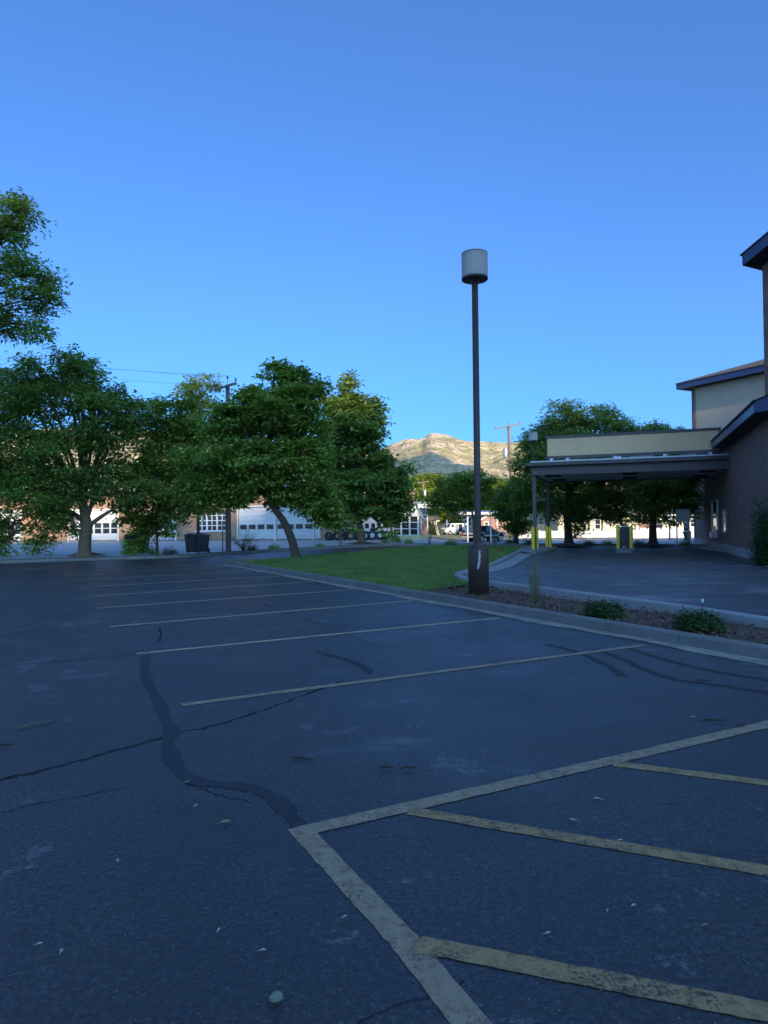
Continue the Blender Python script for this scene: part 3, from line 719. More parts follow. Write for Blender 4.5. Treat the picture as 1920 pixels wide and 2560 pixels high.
tree('maple_tree', 'pointed maple with a pale trunk in front of the tyres', (D(905, 1358, 52).x, 52, .1), [(782, 1172), (778, 1140), (772, 1112), (768, 1080)], 52,
     [(756, 818, 9, 12), (752, 840, 18, 20), (700, 862, 12, 12), (805, 872, 14, 12), (745, 870, 30, 26), (725, 900, 38, 34), (785, 890, 34, 34), (755, 930, 52, 40), (805, 920, 26, 36), (720, 960, 46, 42), (795, 970, 48, 44), (755, 1000, 66, 46), (825, 1010, 34, 44), (715, 1040, 50, 46), (790, 1050, 62, 46), (845, 1050, 38, 46), (735, 1095, 46, 34), (800, 1095, 50, 30), (850, 1095, 30, 34), (872, 1040, 24, 40), (838, 1125, 24, 30), (720, 1130, 22, 16), (868, 1085, 22, 26)], 30000, .21, 'leaf_ash', bark='bark_light', tr=.28, asp=.7)
tree('street_tree', 'small round tree behind the lamp post near the street', (D(1181, 1357, 50).x, 50, .05), [(1025, 1172), (1024, 1140), (1021, 1112), (1014, 1090)], 50,
     [(1000, 1040, 30, 22), (1040, 1048, 28, 24), (965, 1058, 30, 28), (1015, 1065, 40, 30), (970, 1086, 34, 22), (1045, 1078, 26, 26), (1003, 1092, 34, 16), (948, 1098, 20, 16), (940, 1078, 18, 20)], 9500, .17, 'leaf_maple', bark='bark_light', tr=.11)
tree('street_tree', 'low dense tree at the right of the parked pickup', (D(1290, 1361, 48).x, 48, .05), [(1115, 1175), (1116, 1150), (1114, 1125)], 48,
     [(1105, 1060, 30, 28), (1130, 1080, 30, 34), (1090, 1085, 26, 26), (1115, 1105, 36, 26), (1095, 1115, 22, 18), (1125, 1135, 26, 20), (1100, 1140, 14, 14)], 8500, .16, 'leaf_ash', tr=.17)
tree('ash_tree', 'large tree with a sunlit top behind the drive-through canopy', (D(1422, 1362, 44).x, 44, .08), [(1229, 1177), (1227, 1140), (1225, 1100), (1230, 1060)], 44,
     [(1185, 925, 38, 34), (1222, 900, 34, 28), (1255, 925, 36, 32), (1297, 905, 38, 30), (1335, 930, 36, 28), (1150, 965, 36, 40), (1200, 970, 50, 40), (1275, 970, 60, 42), (1345, 965, 30, 30), (1135, 1020, 34, 44), (1190, 1040, 54, 50), (1260, 1040, 62, 46), (1320, 1040, 50, 48), (1145, 1085, 38, 38), (1195, 1105, 44, 30), (1265, 1095, 54, 34), (1330, 1095, 40, 36), (1345, 1128, 24, 18), (1250, 1122, 26, 20), (1247, 1152, 14, 14)], 36000, .17, 'leaf_ash', tr=.30, asp=.42)
tree('ash_tree', 'dark tree right of the drive-up kiosk behind the canopy', (D(1631, 1362, 43).x, 43, .08), [(1411, 1178), (1410, 1145), (1412, 1110), (1414, 1070)], 43,
     [(1428, 925, 28, 18), (1400, 945, 32, 24), (1452, 940, 28, 20), (1420, 985, 52, 40), (1475, 990, 36, 40), (1385, 1030, 44, 44), (1440, 1040, 50, 44), (1485, 1050, 30, 48), (1395, 1080, 48, 36), (1450, 1090, 44, 36), (1490, 1105, 20, 30), (1400, 1112, 34, 18)], 20000, .17, 'leaf_ash', tr=.27, asp=.42)
# sunlit trees far behind
BG = 'trees beyond the street'
def far_tree(label, x, yb, Y, cl, n, size, mat, tr=.3):
    bx = D(x*K, 1160*K, Y); tree('broadleaf_tree', label, (bx.x, Y, T(bx.x, Y)), [(x, yb), (x, yb-25), (x+1, yb-50)], Y, cl, n, size, mat, tr=tr, group=BG)
far_tree('sunlit yellow green tree above the garage office roof', 915, 1160, 140, [(900, 1040, 20, 18), (928, 1035, 22, 16), (945, 1050, 20, 22), (905, 1070, 26, 24), (935, 1080, 28, 26), (890, 1085, 20, 24), (915, 1105, 34, 22), (950, 1110, 22, 20)], 9000, .42, 'leaf_bright')
far_tree('bright green tree just right of the lamp post beyond the street', 1075, 1160, 135, [(1062, 1050, 22, 18), (1090, 1055, 22, 18), (1055, 1075, 24, 24), (1085, 1080, 28, 26), (1110, 1075, 24, 24), (1075, 1105, 32, 20), (1105, 1105, 26, 18)], 8000, .42, 'leaf_bright')
far_tree('dark tree with a wide crown over the white van', 985, 1160, 142, [(960, 1100, 26, 22), (985, 1095, 28, 22), (1010, 1105, 24, 22), (975, 1120, 34, 18), (1000, 1130, 24, 16)], 5000, .4, 'leaf_dark')
far_tree('dark tree beyond the cream house roof at right', 1470, 1160, 130, [(1440, 1070, 36, 34), (1480, 1060, 34, 34), (1510, 1080, 30, 34), (1455, 1100, 40, 24), (1500, 1110, 34, 20)], 6000, .4, 'leaf_dark')
far_tree('dark tree beyond the cream house roof behind the big trunk', 1260, 1160, 132, [(1220, 1080, 40, 36), (1270, 1075, 40, 36), (1320, 1085, 40, 34), (1370, 1090, 40, 30), (1250, 1115, 44, 20), (1330, 1118, 44, 18)], 8000, .4, 'leaf_dark')

def shrub(name, label, base, w_, h_, n, size, mat, cat='shrub', group=None, up_=.0, asp=.4, twigs=True):
    base = Vector(base); t = thing(name, base, label, cat, group)
    d = RNG.normal(0, 1, (max(4, n//6), 3)); d[:, 2] = abs(d[:, 2])*.9; d /= np.linalg.norm(d, axis=1)[:, None]
    lump = 1+.18*np.sin(4*d[:, 0]+5*d[:, 2])+.14*np.sin(6*d[:, 1]+1)
    r = RNG.random(len(d))**(1/2.5)*lump
    C = d*r[:, None]*np.array([w_/2, w_/2, h_*.92])
    V_, F_ = leaves(C, d+np.array([0, 0, up_]), 6, size*.9, size, droop=-.2-up_, asp=asp)
    V_[:, 2] = np.maximum(V_[:, 2], .005)
    np_mesh('foliage', V_, F_, mat, t)
    mb = MB()
    for _ in range(7):
        a = random.uniform(0, 6.28); e = Vector((math.cos(a)*w_*.35, math.sin(a)*w_*.35, h_*random.uniform(.4, .8)))
        mb.tube(bez(Vector((0, 0, -.03)), Vector((e.x*.3, e.y*.3, e.z*.6)), e, 4), [.012*w_+.002, .009*w_+.002, .007*w_+.002, .005*w_+.001, .002], 4, False)
    mb.build('stem', 'bark', t); return t
j1 = G(1510, 1543, .1); j2 = G(1748, 1571, .1)
shrub('juniper', 'dark green juniper mound in the mulch, the one nearer the lamp post', (j1.x, j1.y, .09), .56, .24, 4600, .055, 'leaf_juniper', group='junipers in the mulch bed', up_=.4)
shrub('juniper', 'dark green juniper mound in the mulch with a pale tag behind', (j2.x, j2.y, .09), .58, .22, 4600, .055, 'leaf_juniper', group='junipers in the mulch bed', up_=.4)
def grass_clump(label, base, h_, r_, n, mat='leaf_straw', group=None):
    t = thing('ornamental_grass', base, label, 'grass clump', group); V_ = []; F_ = []
    for i in range(n):
        a = random.uniform(0, 6.28); b0 = Vector((math.cos(a), math.sin(a), 0))*random.uniform(0, r_*.5)
        tip_ = b0+Vector((math.cos(a)*r_*random.uniform(.2, 1.3), math.sin(a)*r_*random.uniform(.2, 1.3), h_*random.uniform(.45, 1)))
        sd_ = Vector((-math.sin(a+1), math.cos(a+1), 0)); mid = b0.lerp(tip_, .55)+Vector((0, 0, .05*h_)); w_ = .0022+.0012*h_
        o_ = len(V_); V_ += [b0-sd_*w_, b0+sd_*w_, mid+sd_*w_*.9, mid-sd_*w_*.9, tip_+sd_*w_*.5, tip_-sd_*w_*.5]
        F_ += [(o_, o_+1, o_+2, o_+3), (o_+3, o_+2, o_+4, o_+5)]
        if i % 5 == 0:                                     # a feathery seed head
            for k in range(6):
                c_ = tip_.lerp(mid, .10*k)+Vector((random.gauss(0, .006), random.gauss(0, .006), 0)); o_ = len(V_)
                V_ += [c_, c_+Vector((.012, .004, .012)), c_+Vector((0, .0, .045)), c_+Vector((-.012, -.004, .012))]; F_ += [(o_, o_+1, o_+2, o_+3)]
    np_mesh('blades', np.array([tuple(p) for p in V_]), np.array(F_), mat, t); return t
g1 = G(1337, 1507, .1); grass_clump('tall straw coloured ornamental grass in the mulch bed', (g1.x, g1.y, .09), .88, .10, 60)
SG = 'small plants along the far planting strip'
def strip_pt(px, py): q_ = G(px, py, .1); return (q_.x, q_.y, .085)
for (x, y, w_, h_, mat, lab) in [
    (630, 1376, .75, .42, 'leaf_dark', 'small dark bush next to the straggly plant by the utility pole'),
    (687, 1373, .95, .34, 'leaf_yellow', 'pale spiky bush left of the leaning maple trunk'),
    (800, 1367, .75, .22, 'leaf_yellow', 'low pale bush right of the leaning maple trunk'),
    (963, 1358, .8, .36, 'leaf_ash', 'small bush in front of the rightmost tyres'),
    (995, 1357, .5, .42, 'leaf_yellow', 'thin sparse bush in front of the garage pilaster'),
    (1022, 1358, .95, .42, 'leaf_ash', 'grey green bush in front of the office step'),
    (1128, 1359.5, .95, .30, 'leaf_ash', 'low bush in front of the thin white marker post'),
    (1275, 1359.5, .7, .34, 'leaf_dark', 'dark reddish bush left of the low dense tree'),
    (1322, 1361, .75, .55, 'leaf_dark', 'dark upright bush left of the yellow bollards'),
    (1471, 1362, .95, .40, 'leaf_dark', 'dark spreading bush right of the big trunk'),
    (1520, 1362.5, .70, .36, 'leaf_yellow', 'pale bush left of the drive-up kiosk'),
    (1597, 1362.5, .80, .42, 'leaf_dark', 'dark bush right of the drive-up kiosk'),
    (1716, 1364, .7, .40, 'leaf_ash', 'green bush at the foot of the white sign'),
    (425, 1386, .9, .38, 'leaf_hedge', 'pale bush between the slender trunk and the two bins'),
    (382, 1387, .5, .5, 'leaf_ash', 'leafy sprout left of the slender trunk')]:
    shrub('strip_bush', lab, strip_pt(x, y), w_, h_, 700, .09, mat, 'bush', SG, asp=.35)
for (x, y, h_, lab) in [(851, 1365, 1.05, 'thin pale grass clump left of the pale trunk'), (1074, 1360, 1.0, 'thin grass clump below the white post by the office'), (1237, 1359, 1.1, 'thin grass clump below the carport post')]:
    grass_clump(lab, strip_pt(x, y), h_, .16, 70, group='grass clumps in the planting strip')
# straggly plant beside the pole
q = strip_pt(607, 1378); sp = thing('straggly_plant', q, 'straggly sapling with bare twigs beside the utility pole', 'shrub')
mb = MB(); tips = []
for _ in range(26):
    a = random.uniform(-.9, 1.2); hgt = random.uniform(.3, 1.35); e = Vector((math.sin(a)*1.0+random.gauss(.1, .15), random.gauss(0, .3), hgt))
    mb.tube(bez(Vector((0, 0, -.03)), Vector((e.x*.25, e.y*.3, e.z*.7)), e, 5), [.014, .011, .009, .007, .005, .003], 4, False)
    for k in range(5): tips.append(tuple(Vector((0, 0, 0)).lerp(e, random.uniform(.4, 1))+Vector((0, 0, .08))))
mb.build('stem', 'twig_brown', sp)
V_, F_ = leaves(np.array(tips), RNG.normal(0, .5, (len(tips), 3)), 7, .09, .075); np_mesh('foliage', V_, F_, 'leaf_hedge', sp)
# arborvitae by the brick wall
hb = D(1921, 1405, 22.3); shrub('conifer_shrub', 'upright conifer shrub against the dark brick wall at the right edge', (hb.x, hb.y, .08), .95, 2.35, 9000, .10, 'leaf_juniper', 'shrub', None, .6)
vb = D(342, 1385, 36.2); shrub('vine', 'leafy vine hanging over the two left bins', (vb.x-.1, 36.1, .09), 1.15, 1.0, 1500, .15, 'leaf_maple', 'vine', None, asp=.7)
hq = D(937*K, 1180, 118); shrub('hedge_ball', 'clipped round yellowish bush left of the white van', (hq.x, 118, T(hq.x, 118)), 2.6, 3.0, 5000, .2, 'leaf_hedge', 'bush')
# lawn blades
def inside(px, py, poly):
    c = np.zeros(len(px), bool); n = len(poly)
    for i in range(n):
        x1, y1 = poly[i]; x2, y2 = poly[(i+1) % n]
        k = ((y1 > py) != (y2 > py)) & (px < (x2-x1)*(py-y1)/(y2-y1+1e-12)+x1); c ^= k
    return c
LP = np.array(lp); nb = 330000
x = RNG.uniform(LP[:, 0].min(), LP[:, 0].max(), nb); y = LP[:, 1].min()+(LP[:, 1].max()-LP[:, 1].min())*RNG.random(nb)**1.7
k = inside(x, y, lp); x, y = x[k], y[k]; nb = len(x)
hgt = RNG.uniform(.028, .062, nb)*(1+.25*np.sin(x*2.1+y*1.3)); a = RNG.uniform(0, 6.28, nb); wd = RNG.uniform(.004, .008, nb)*(1+y/22)
P = np.stack([x, y, np.full(nb, .122)], 1); sdv = np.stack([np.cos(a), np.sin(a), 0*a], 1)*wd[:, None]
tipv = P+np.stack([RNG.normal(0, .022, nb), RNG.normal(0, .022, nb), hgt], 1)
np_g = np_mesh('grass', np.stack([P-sdv, P+sdv, tipv], 1).reshape(-1, 3), np.arange(nb*3).reshape(-1, 3), 'blade'); tag(np_g, 'short mown green grass of the lawn', 'grass', kind='stuff')
# bark chips
MPp = np.array(mp_); nc = 26000
x = RNG.uniform(MPp[:, 0].min(), MPp[:, 0].max(), nc); y = RNG.uniform(MPp[:, 1].min(), MPp[:, 1].max(), nc)
k = inside(x, y, mp_); x, y = x[k], y[k]; nc = len(x)
a = RNG.uniform(0, 6.28, nc); L = RNG.uniform(.02, .075, nc); wd = L*RNG.uniform(.2, .5, nc); tl = RNG.normal(0, .35, nc)
ax = np.stack([np.cos(a)*np.cos(tl), np.sin(a)*np.cos(tl), np.sin(tl)], 1); sd2 = np.stack([-np.sin(a), np.cos(a), RNG.normal(0, .3, nc)], 1)
P = np.stack([x, y, .105+RNG.random(nc)*.045], 1)
V_ = np.stack([P-ax*L[:, None]/2-sd2*wd[:, None]/2, P+ax*L[:, None]/2-sd2*wd[:, None]*.4, P+ax*L[:, None]/2+sd2*wd[:, None]*.4, P-ax*L[:, None]/2+sd2*wd[:, None]/2], 1).reshape(-1, 3)
ch = np_mesh('bark_chips', V_, np.arange(nc*4).reshape(-1, 4), 'chip'); tag(ch, 'loose brown bark chips covering the planting bed', 'mulch', kind='stuff')
for o_, (px, py, r_) in enumerate([(211, 1388, 1.0), (905, 1359, 1.4), (1422, 1364, 1.5), (1631, 1364, 1.2)]):
    q = G(px, py, .1); mb = MB(); mb.lathe([(0, .17), (r_*.35, .13), (r_*.7, .05), (r_, -.01)], (q.x, q.y+.3, .09), 24); struct(mb.build('mulch_mound', 'mulch'))
# ------------------------------------------------------------------ brick building
W0p = Vector((16.2, 32.4, 0))
def Wp(t, z=0, d=0): return W0p+U*t-Vv*d+Vector((0, 0, z))     # d > 0: out from the chamfer wall
bb = thing('brick_building', Wp(0), 'dark brick office building with tan upper storey and sky-tinted dark eaves at right', 'building')
bo = Wp(0)
def bpart(mb, name, mat, parent=bb): return mb.build(name, mat, parent, bo)
C = Vector((21.95, 48.9, 0))                                     # corner of the tan storey
tE, tN = 17.3, -9.4
mb = MB()
mb.prism([Wp(tN), Wp(tE), Wp(tE, 5.0), Wp(tN, 5.0)], Vv, .3)
mb.prism([Wp(tN, 0, -.3)+A1*0, Wp(tN, 0, 0)-A1*9, Wp(tN, 5.6, 0)-A1*9, Wp(tN, 5.0, -.3)], A2, .3)
mb.prism([C+A2*.02, C-A1*14, C-A1*14+Vector((0, 0, 6.4)), C+Vector((0, 0, 6.4))], A2, .3)
mb.prism([C, C+A2*9, C+A2*9+Vector((0, 0, 6.4)), C+Vector((0, 0, 6.4))], -A1, .3)
bpart(mb, 'wall', 'brick_dark')
mb = MB(); zt = 10.9
mb.prism([C+Vector((0, 0, 6.4))-A2*.03, C-A1*14-A2*.03+Vector((0, 0, 6.4)), C-A1*14-A2*.03+Vector((0, 0, zt)), C-A2*.03+Vector((0, 0, zt))], A2, .3)
mb.prism([C+Vector((0, 0, 6.4))-A2*.03, C+A2*9+Vector((0, 0, 6.4)), C+A2*9+Vector((0, 0, zt)), C+Vector((0, 0, zt))-A2*.03], -A1, .3)
bpart(mb, 'upper_wall', 'tan_stucco')
mb = MB(); mb.prism([C-A2*.06+A1*.03, C-A2*.06-A1*.10, C+A2*.05-A1*.10, C+A2*.05+A1*.03], Vector((0, 0, 1)), zt-.02); bpart(mb, 'corner_trim', 'canopy_brown')
# tan storey roof: eave along the car park, hipped, shingled
E0 = C-A2*.75+A1*.75; Z = Vector((0, 0, 1))
mb = MB(); mb.prism([E0+Z*zt, E0-A1*16+Z*zt, E0-A1*16+Z*(zt+.42), E0+Z*(zt+.42)], A2, .05)
mb.prism([E0+Z*zt, E0+A2*10+Z*zt, E0+A2*10+Z*(zt+.42), E0+Z*(zt+.42)], -A1, .05); bpart(mb, 'upper_fascia', 'fascia_sky_tint')
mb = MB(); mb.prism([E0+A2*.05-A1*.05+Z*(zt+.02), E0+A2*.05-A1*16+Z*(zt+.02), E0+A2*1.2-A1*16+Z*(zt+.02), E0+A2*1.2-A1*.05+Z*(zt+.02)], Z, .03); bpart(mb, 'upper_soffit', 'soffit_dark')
mb = MB(); e = E0-A2*.06+A1*.06+Z*(zt+.43)
r1_ = e+A2*5.4-A1*5.4+Z*1.75; r2_ = e+A2*5.4-A1*16+Z*1.75
mb.add([e, e-A1*16, r2_, r1_, e+A2*10.8, e-Z*.04, e-A1*16-Z*.04, e+A2*10.8-Z*.04], [(0, 1, 2, 3), (0, 3, 4), (0, 5, 6, 1), (0, 4, 7, 5)]); bpart(mb, 'upper_roof', 'shingle')
# wing roof along the chamfer
e1, e2 = Wp(-11.1, 0, .68), Wp(16.4, 0, .68); ze = 4.98; fh = .36
mb = MB(); mb.prism([e1+Z*ze, e2+Z*ze, e2+Z*(ze+fh), e1+Z*(ze+fh)], Vv, .05); bpart(mb, 'eave_fascia', 'fascia_sky_tint')
nearE = e1-A1*5+A2*1.2
mb = MB(); mb.prism([e1+Z*(ze-.0), e1-A1*6+Z*(ze-.05), e1-A1*6+Z*(ze+fh+1.3), e1+Z*(ze+fh)], A2, .05); bpart(mb, 'rake_fascia', 'fascia_sky_tint')
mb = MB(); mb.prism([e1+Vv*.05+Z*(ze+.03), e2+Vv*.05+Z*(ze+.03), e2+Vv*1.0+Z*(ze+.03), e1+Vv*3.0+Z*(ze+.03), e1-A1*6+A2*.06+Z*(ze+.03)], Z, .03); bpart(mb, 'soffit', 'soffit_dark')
mb = MB(); s0 = e1-Vv*.06+Z*(ze+fh+.01)+U*-.05; s1 = e2-Vv*.06+Z*(ze+fh+.01)
mb.add([s0, s1, s1+Vv*4+Z*1.0, s0-A1*6.2+Z*1.32, s0-A1*6.2+A2*5+Z*2.4, s0-Z*.05, s1-Z*.05], [(0, 1, 2, 4), (0, 4, 3), (5, 6, 1, 0)]); bpart(mb, 'roof', 'shingle')
# tower at the right edge
Tc = Vector((14.95, 27.0, 0)); zt2 = 11.55
mb = MB(); mb.prism([Tc, Tc-A1*8, Tc-A1*8+A2*7, Tc+A2*7], Z, zt2)
mb.prism([Tc+Z*zt2, Tc-A1*8+Z*zt2, Tc-A1*4+Z*(zt2+1.7)], A2, 7); bpart(mb, 'tower_wall', 'brick_dark')
Eo = Tc-A2*.92+A1*.20; pit = .42
mb = MB(); rk_ = [Eo+Z*(zt2-.12), Eo-A1*4.3+Z*(zt2-.12+4.3*pit), Eo-A1*4.3+Z*(zt2+.32+4.3*pit), Eo+Z*(zt2+.32)]
mb.prism(rk_, A2, .05); mb.prism([Eo-A1*.0+Z*(zt2-.12), Eo+A2*8.5+Z*(zt2-.12), Eo+A2*8.5+Z*(zt2+.32), Eo+Z*(zt2+.32)], -A1, .05); bpart(mb, 'tower_fascia', 'fascia_sky_tint')
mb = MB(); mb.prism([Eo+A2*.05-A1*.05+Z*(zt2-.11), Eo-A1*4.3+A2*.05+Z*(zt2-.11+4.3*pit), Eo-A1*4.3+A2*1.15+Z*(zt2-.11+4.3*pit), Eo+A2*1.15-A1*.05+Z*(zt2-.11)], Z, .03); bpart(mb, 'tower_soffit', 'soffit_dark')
mb = MB(); e = Eo-A2*.05+A1*.06+Z*(zt2+.33)
mb.prism([e, e-A1*4.4+Z*4.4*pit, e-A1*8.8, e-A1*8.8-Z*.05, e-A1*4.4+Z*(4.4*pit-.05), e-Z*.05], A2, 8.6); bpart(mb, 'tower_roof', 'shingle')
# footing
mb = MB(); mb.prism([Wp(tN-.3, -.05, .10), Wp(tE+.1, -.05, .10), Wp(tE+.1, .38, .10), Wp(tN-.3, .38, .10)], Vv, .095); bpart(mb, 'footing', 'concrete')
# drive-up window and night slot on the chamfer wall
def wall_hit(px, py, d=0):
    r = ray(px, py); n = -Vv; p0 = Wp(0, 0, d); t = (p0-Vector((0, 0, CAMZ))).dot(n)/r.dot(n); q = Vector((0, 0, CAMZ))+r*t
    return (q-W0p).dot(U), q.z
def wall_box(mb, t0, t1, z0, z1, d0, d1): mb.prism([Wp(t0, z0, d0), Wp(t1, z0, d0), Wp(t1, z1, d0), Wp(t0, z1, d0)], -Vv, d1-d0)
a_, zt_ = wall_hit(1782, 1262); b_, zb_ = wall_hit(1796, 1317)
t0, t1 = min(a_, b_), max(a_, b_); z1, z0 = 2.55, 1.05
f = MB(); wall_box(f, t0-.1, t0, z0-.1, z1+.1, .0, .08); wall_box(f, t1, t1+.1, z0-.1, z1+.1, .0, .08); wall_box(f, t0, t1, z1, z1+.1, 0, .08); wall_box(f, t0, t1, z0-.1, z0, 0, .08)
fr = bpart(f, 'drive_up_window', 'galv')
g = MB(); wall_box(g, t0, t1, z0, z1, .005, .03); g.build('pane', 'window_glass', fr, bo)
g = MB(); wall_box(g, t0+.3, t0+1.1, .62, .93, .004, .32); wall_box(g, t0+.35, t0+1.05, .93, 1.25, .09, .16); g.build('transaction_drawer', 'galv', fr, bo)
a_, _ = wall_hit(1809, 1300); b_, _ = wall_hit(1816, 1300); t0, t1 = min(a_, b_), max(a_, b_)
f = MB(); wall_box(f, t0, t0+.08, .95, 2.1, 0, .05); wall_box(f, t1-.08, t1, .95, 2.1, 0, .05); wall_box(f, t0+.08, t1-.08, 2.02, 2.1, 0, .05); wall_box(f, t0+.08, t1-.08, .95, 1.03, 0, .05); fr = bpart(f, 'narrow_window', 'galv')
g = MB(); wall_box(g, t0+.08, t1-.08, 1.03, 2.02, .005, .02); g.build('pane', 'window_glass', fr, bo)
# kerb along the wall
struct(kerb('building_kerb', [k for k in (G(2060, 1436), G(1960, 1414), G(1900, 1398), G(1840, 1385.5), G(1790, 1378), G(1745, 1372))], .18, -.05, .13, 'concrete_old', 2.5, -1))
mb = MB(); mb.quad(*[Vector((p.x, p.y, dz(p.x, p.y)+.012)) for p in (G(1852, 1401), G(1930, 1427), G(2050, 1460), G(2050, 1440), G(1893, 1407))]); struct(mb.build('wall_gutter', 'concrete'))
p_ = [Wp(-14, 0, .1), Wp(17, 0, .1), Wp(17, 0, 1.9), Wp(8, 0, 1.7), Wp(-4, 0, 1.55), Wp(-14, 0, 1.4)]

# ------------------------------------------------------------------ canopy
FL = Vector((7.42, 35.9, 0)); cw = (W0p-FL).dot(Vv); CD = 7.4
FLc = W0p-Vv*cw+Vector((0, 0, 0))
cn = thing('drive_through_canopy', FLc, 'brown steel drive-through canopy with a tan panel joined to the brick wall', 'canopy')
def Cp(a, b_, z): return FLc+Vv*a+U*b_+Z*z                     # a along the front, b to the back
def cbox(mb, a0, a1, b0, b1, z0, z1): mb.prism([Cp(a0, b0, z0), Cp(a1, b0, z0), Cp(a1, b0, z1), Cp(a0, b0, z1)], U, b1-b0)
def cpart(mb, name, mat, parent=cn): return mb.build(name, mat, parent, FLc)
for (a, b_) in ((.30, .28), (.30, CD-.5)):
    mb = MB(); cbox(mb, a, a+.19, b_, b_+.19, .1, 4.05); cbox(mb, a-.06, a+.25, b_-.06, b_+.25, .1, .14); cpart(mb, 'column', 'canopy_brown')
mb = MB(); cbox(mb, .26, cw, .24, .42, 3.98, 4.42); cbox(mb, .20, cw, .20, .47, 3.96, 3.99); cpart(mb, 'front_beam', 'canopy_brown')
mb = MB(); cbox(mb, .26, cw, CD-.5, CD-.3, 3.93, 4.42); cpart(mb, 'rear_beam', 'canopy_brown')
mb = MB(); cbox(mb, .26, .44, .43, CD-.51, 3.98, 4.42); cpart(mb, 'side_beam', 'canopy_brown')
mb = MB(); cbox(mb, .45, cw-.03, .43, CD-.51, 3.995, 4.05); cpart(mb, 'soffit', 'soffit_grey')
mb = MB(); cbox(mb, 0, cw, 0, CD, 4.43, 4.60); cpart(mb, 'roof', 'canopy_brown')
mb = MB(); cbox(mb, .25, cw, .03, .12, 4.605, 4.67); cbox(mb, .25, cw, .12, CD-.1, 4.605, 4.64); cpart(mb, 'roof_flashing', 'white_metal')
mb = MB(); cbox(mb, .40, .62, .16, .235, 3.96, 4.16); cpart(mb, 'corner_bracket', 'wood_pole')
for (a, b_) in ((.9, 1.0), (.9, 4.6), (4.7, 1.0), (4.7, 4.6), (8.3, 1.0), (8.3, 4.6)):
    mb = MB(); cbox(mb, a, a+.75, b_, b_+.75, 3.93, 3.992); cpart(mb, 'ceiling_light', 'soffit_dark')
pa0, pa1 = .95, cw-.25; pz0, pz1 = 4.80, 5.98
mb = MB(); cbox(mb, pa0+.12, pa1-.1, .50, .68, pz0+.13, pz1-.13); pn = cpart(mb, 'tan_panel', 'tan_panel')
mb = MB(); cbox(mb, pa0, pa1, .46, .74, pz1-.13, pz1); cbox(mb, pa0, pa1, .46, .74, pz0, pz0+.13); cbox(mb, pa1-.10, pa1, .47, .73, pz0+.13, pz1-.13); cbox(mb, pa0+.10, pa0+.12, .47, .73, pz0+.13, pz1-.13)
mb.build('panel_trim', 'canopy_brown', pn, FLc)
for a in (1.2, 2.0, 4.3, 6.6, 8.6):
    mb = MB(); cbox(mb, a, a+.16, .30, .5, 4.645, pz0); cpart(mb, 'panel_foot', 'white_metal')
u1 = D(1602, 1072, 39.5); rt = thing('rooftop_unit', (u1.x, u1.y, 4.64), 'grey ventilation box on the canopy roof behind the tan panel', 'air conditioner')
mb = MB(); mb.box((0, 0, .95), (1.05, .9, 1.7), .3, .03); mb.build('housing', 'galv', rt)
mb = MB(); mb.box((0, 0, 1.83), (1.15, 1.0, .06), .3); mb.build('lid', 'white_metal', rt); mb = MB()
for k in range(6): mb.box((-.13, -.45, .5+.18*k), (.7, .03, .05), .3)
mb.build('louvre', 'dark_steel', rt)
u2 = D(1725, 1068, 41); rv = thing('roof_vent', (u2.x, u2.y, 4.64), 'low pale duct hood on the canopy roof beside the tan storey', 'roof vent')
mb = MB(); mb.box((0, 0, .95), (.8, .7, 1.9), .3); mb.build('riser', 'galv', rv)
mb = MB(); mb.prism([Vector((-.85, -.5, 1.91)), Vector((.85, -.5, 1.91)), Vector((.7, -.5, 2.08)), Vector((-.2, -.5, 2.14)), Vector((-.8, -.5, 2.05))], (0, 1, 0), 1.0); mb.build('hood', 'white_metal', rv)

# ------------------------------------------------------------------ kerb pad, island, bollards, kiosk
pq = [G(1297, 1375, .15), G(1330, 1379.5, .15), G(1365, 1375, .15), G(1392, 1368.5, .15), G(1380, 1364.5, .15), G(1330, 1363, .15), G(1290, 1368, .15)]
mb = MB(); c_ = sum((Vector((p.x, p.y, 0)) for p in pq), Vector())/len(pq)
P_ = smooth_path([Vector((p.x, p.y, 0)) for p in pq+[pq[0]]], 4)[:-1]
bot = [Vector((p.x, p.y, -.02)) for p in P_]; tp_ = [Vector((p.x, p.y, .13)) for p in P_]; tp2 = [(Vector((p.x, p.y, 0))-c_)*.97+c_+Z*.152 for p in P_]; n_ = len(P_)
mb.add(bot+tp_+tp2, [(i, (i+1) % n_, (i+1) % n_+n_, i+n_) for i in range(n_)]+[(i+n_, (i+1) % n_+n_, (i+1) % n_+2*n_, i+2*n_) for i in range(n_)]+[tuple(range(2*n_, 3*n_))])
struct(mb.build('column_pad', 'concrete_old'))
i0 = G(1540, 1383); i1 = G(1591, 1383)
ic = (i0+i1)/2; w2 = (i1-i0).length/2
isl = []
for a in np.linspace(math.pi, 2*math.pi, 13): isl.append(ic+Vv*(w2*math.cos(a))+U*(.6+.6*math.sin(a)))
for a in np.linspace(0, math.pi, 13): isl.append(ic+Vv*(w2*math.cos(a))+U*(4.2+.6*math.sin(a)))
mb = MB(); n_ = len(isl); cc = sum(isl, Vector())/n_
mb.add([p+Z*-.02 for p in isl]+[p+Z*.15 for p in isl]+[cc+(p-cc)*.96+Z*.18 for p in isl], [(i, (i+1) % n_, (i+1) % n_+n_, i+n_) for i in range(n_)]+[(i+n_, (i+1) % n_+n_, (i+1) % n_+2*n_, i+2*n_) for i in range(n_)]+[tuple(range(2*n_, 3*n_))])
struct(mb.build('traffic_island', 'concrete_old'))
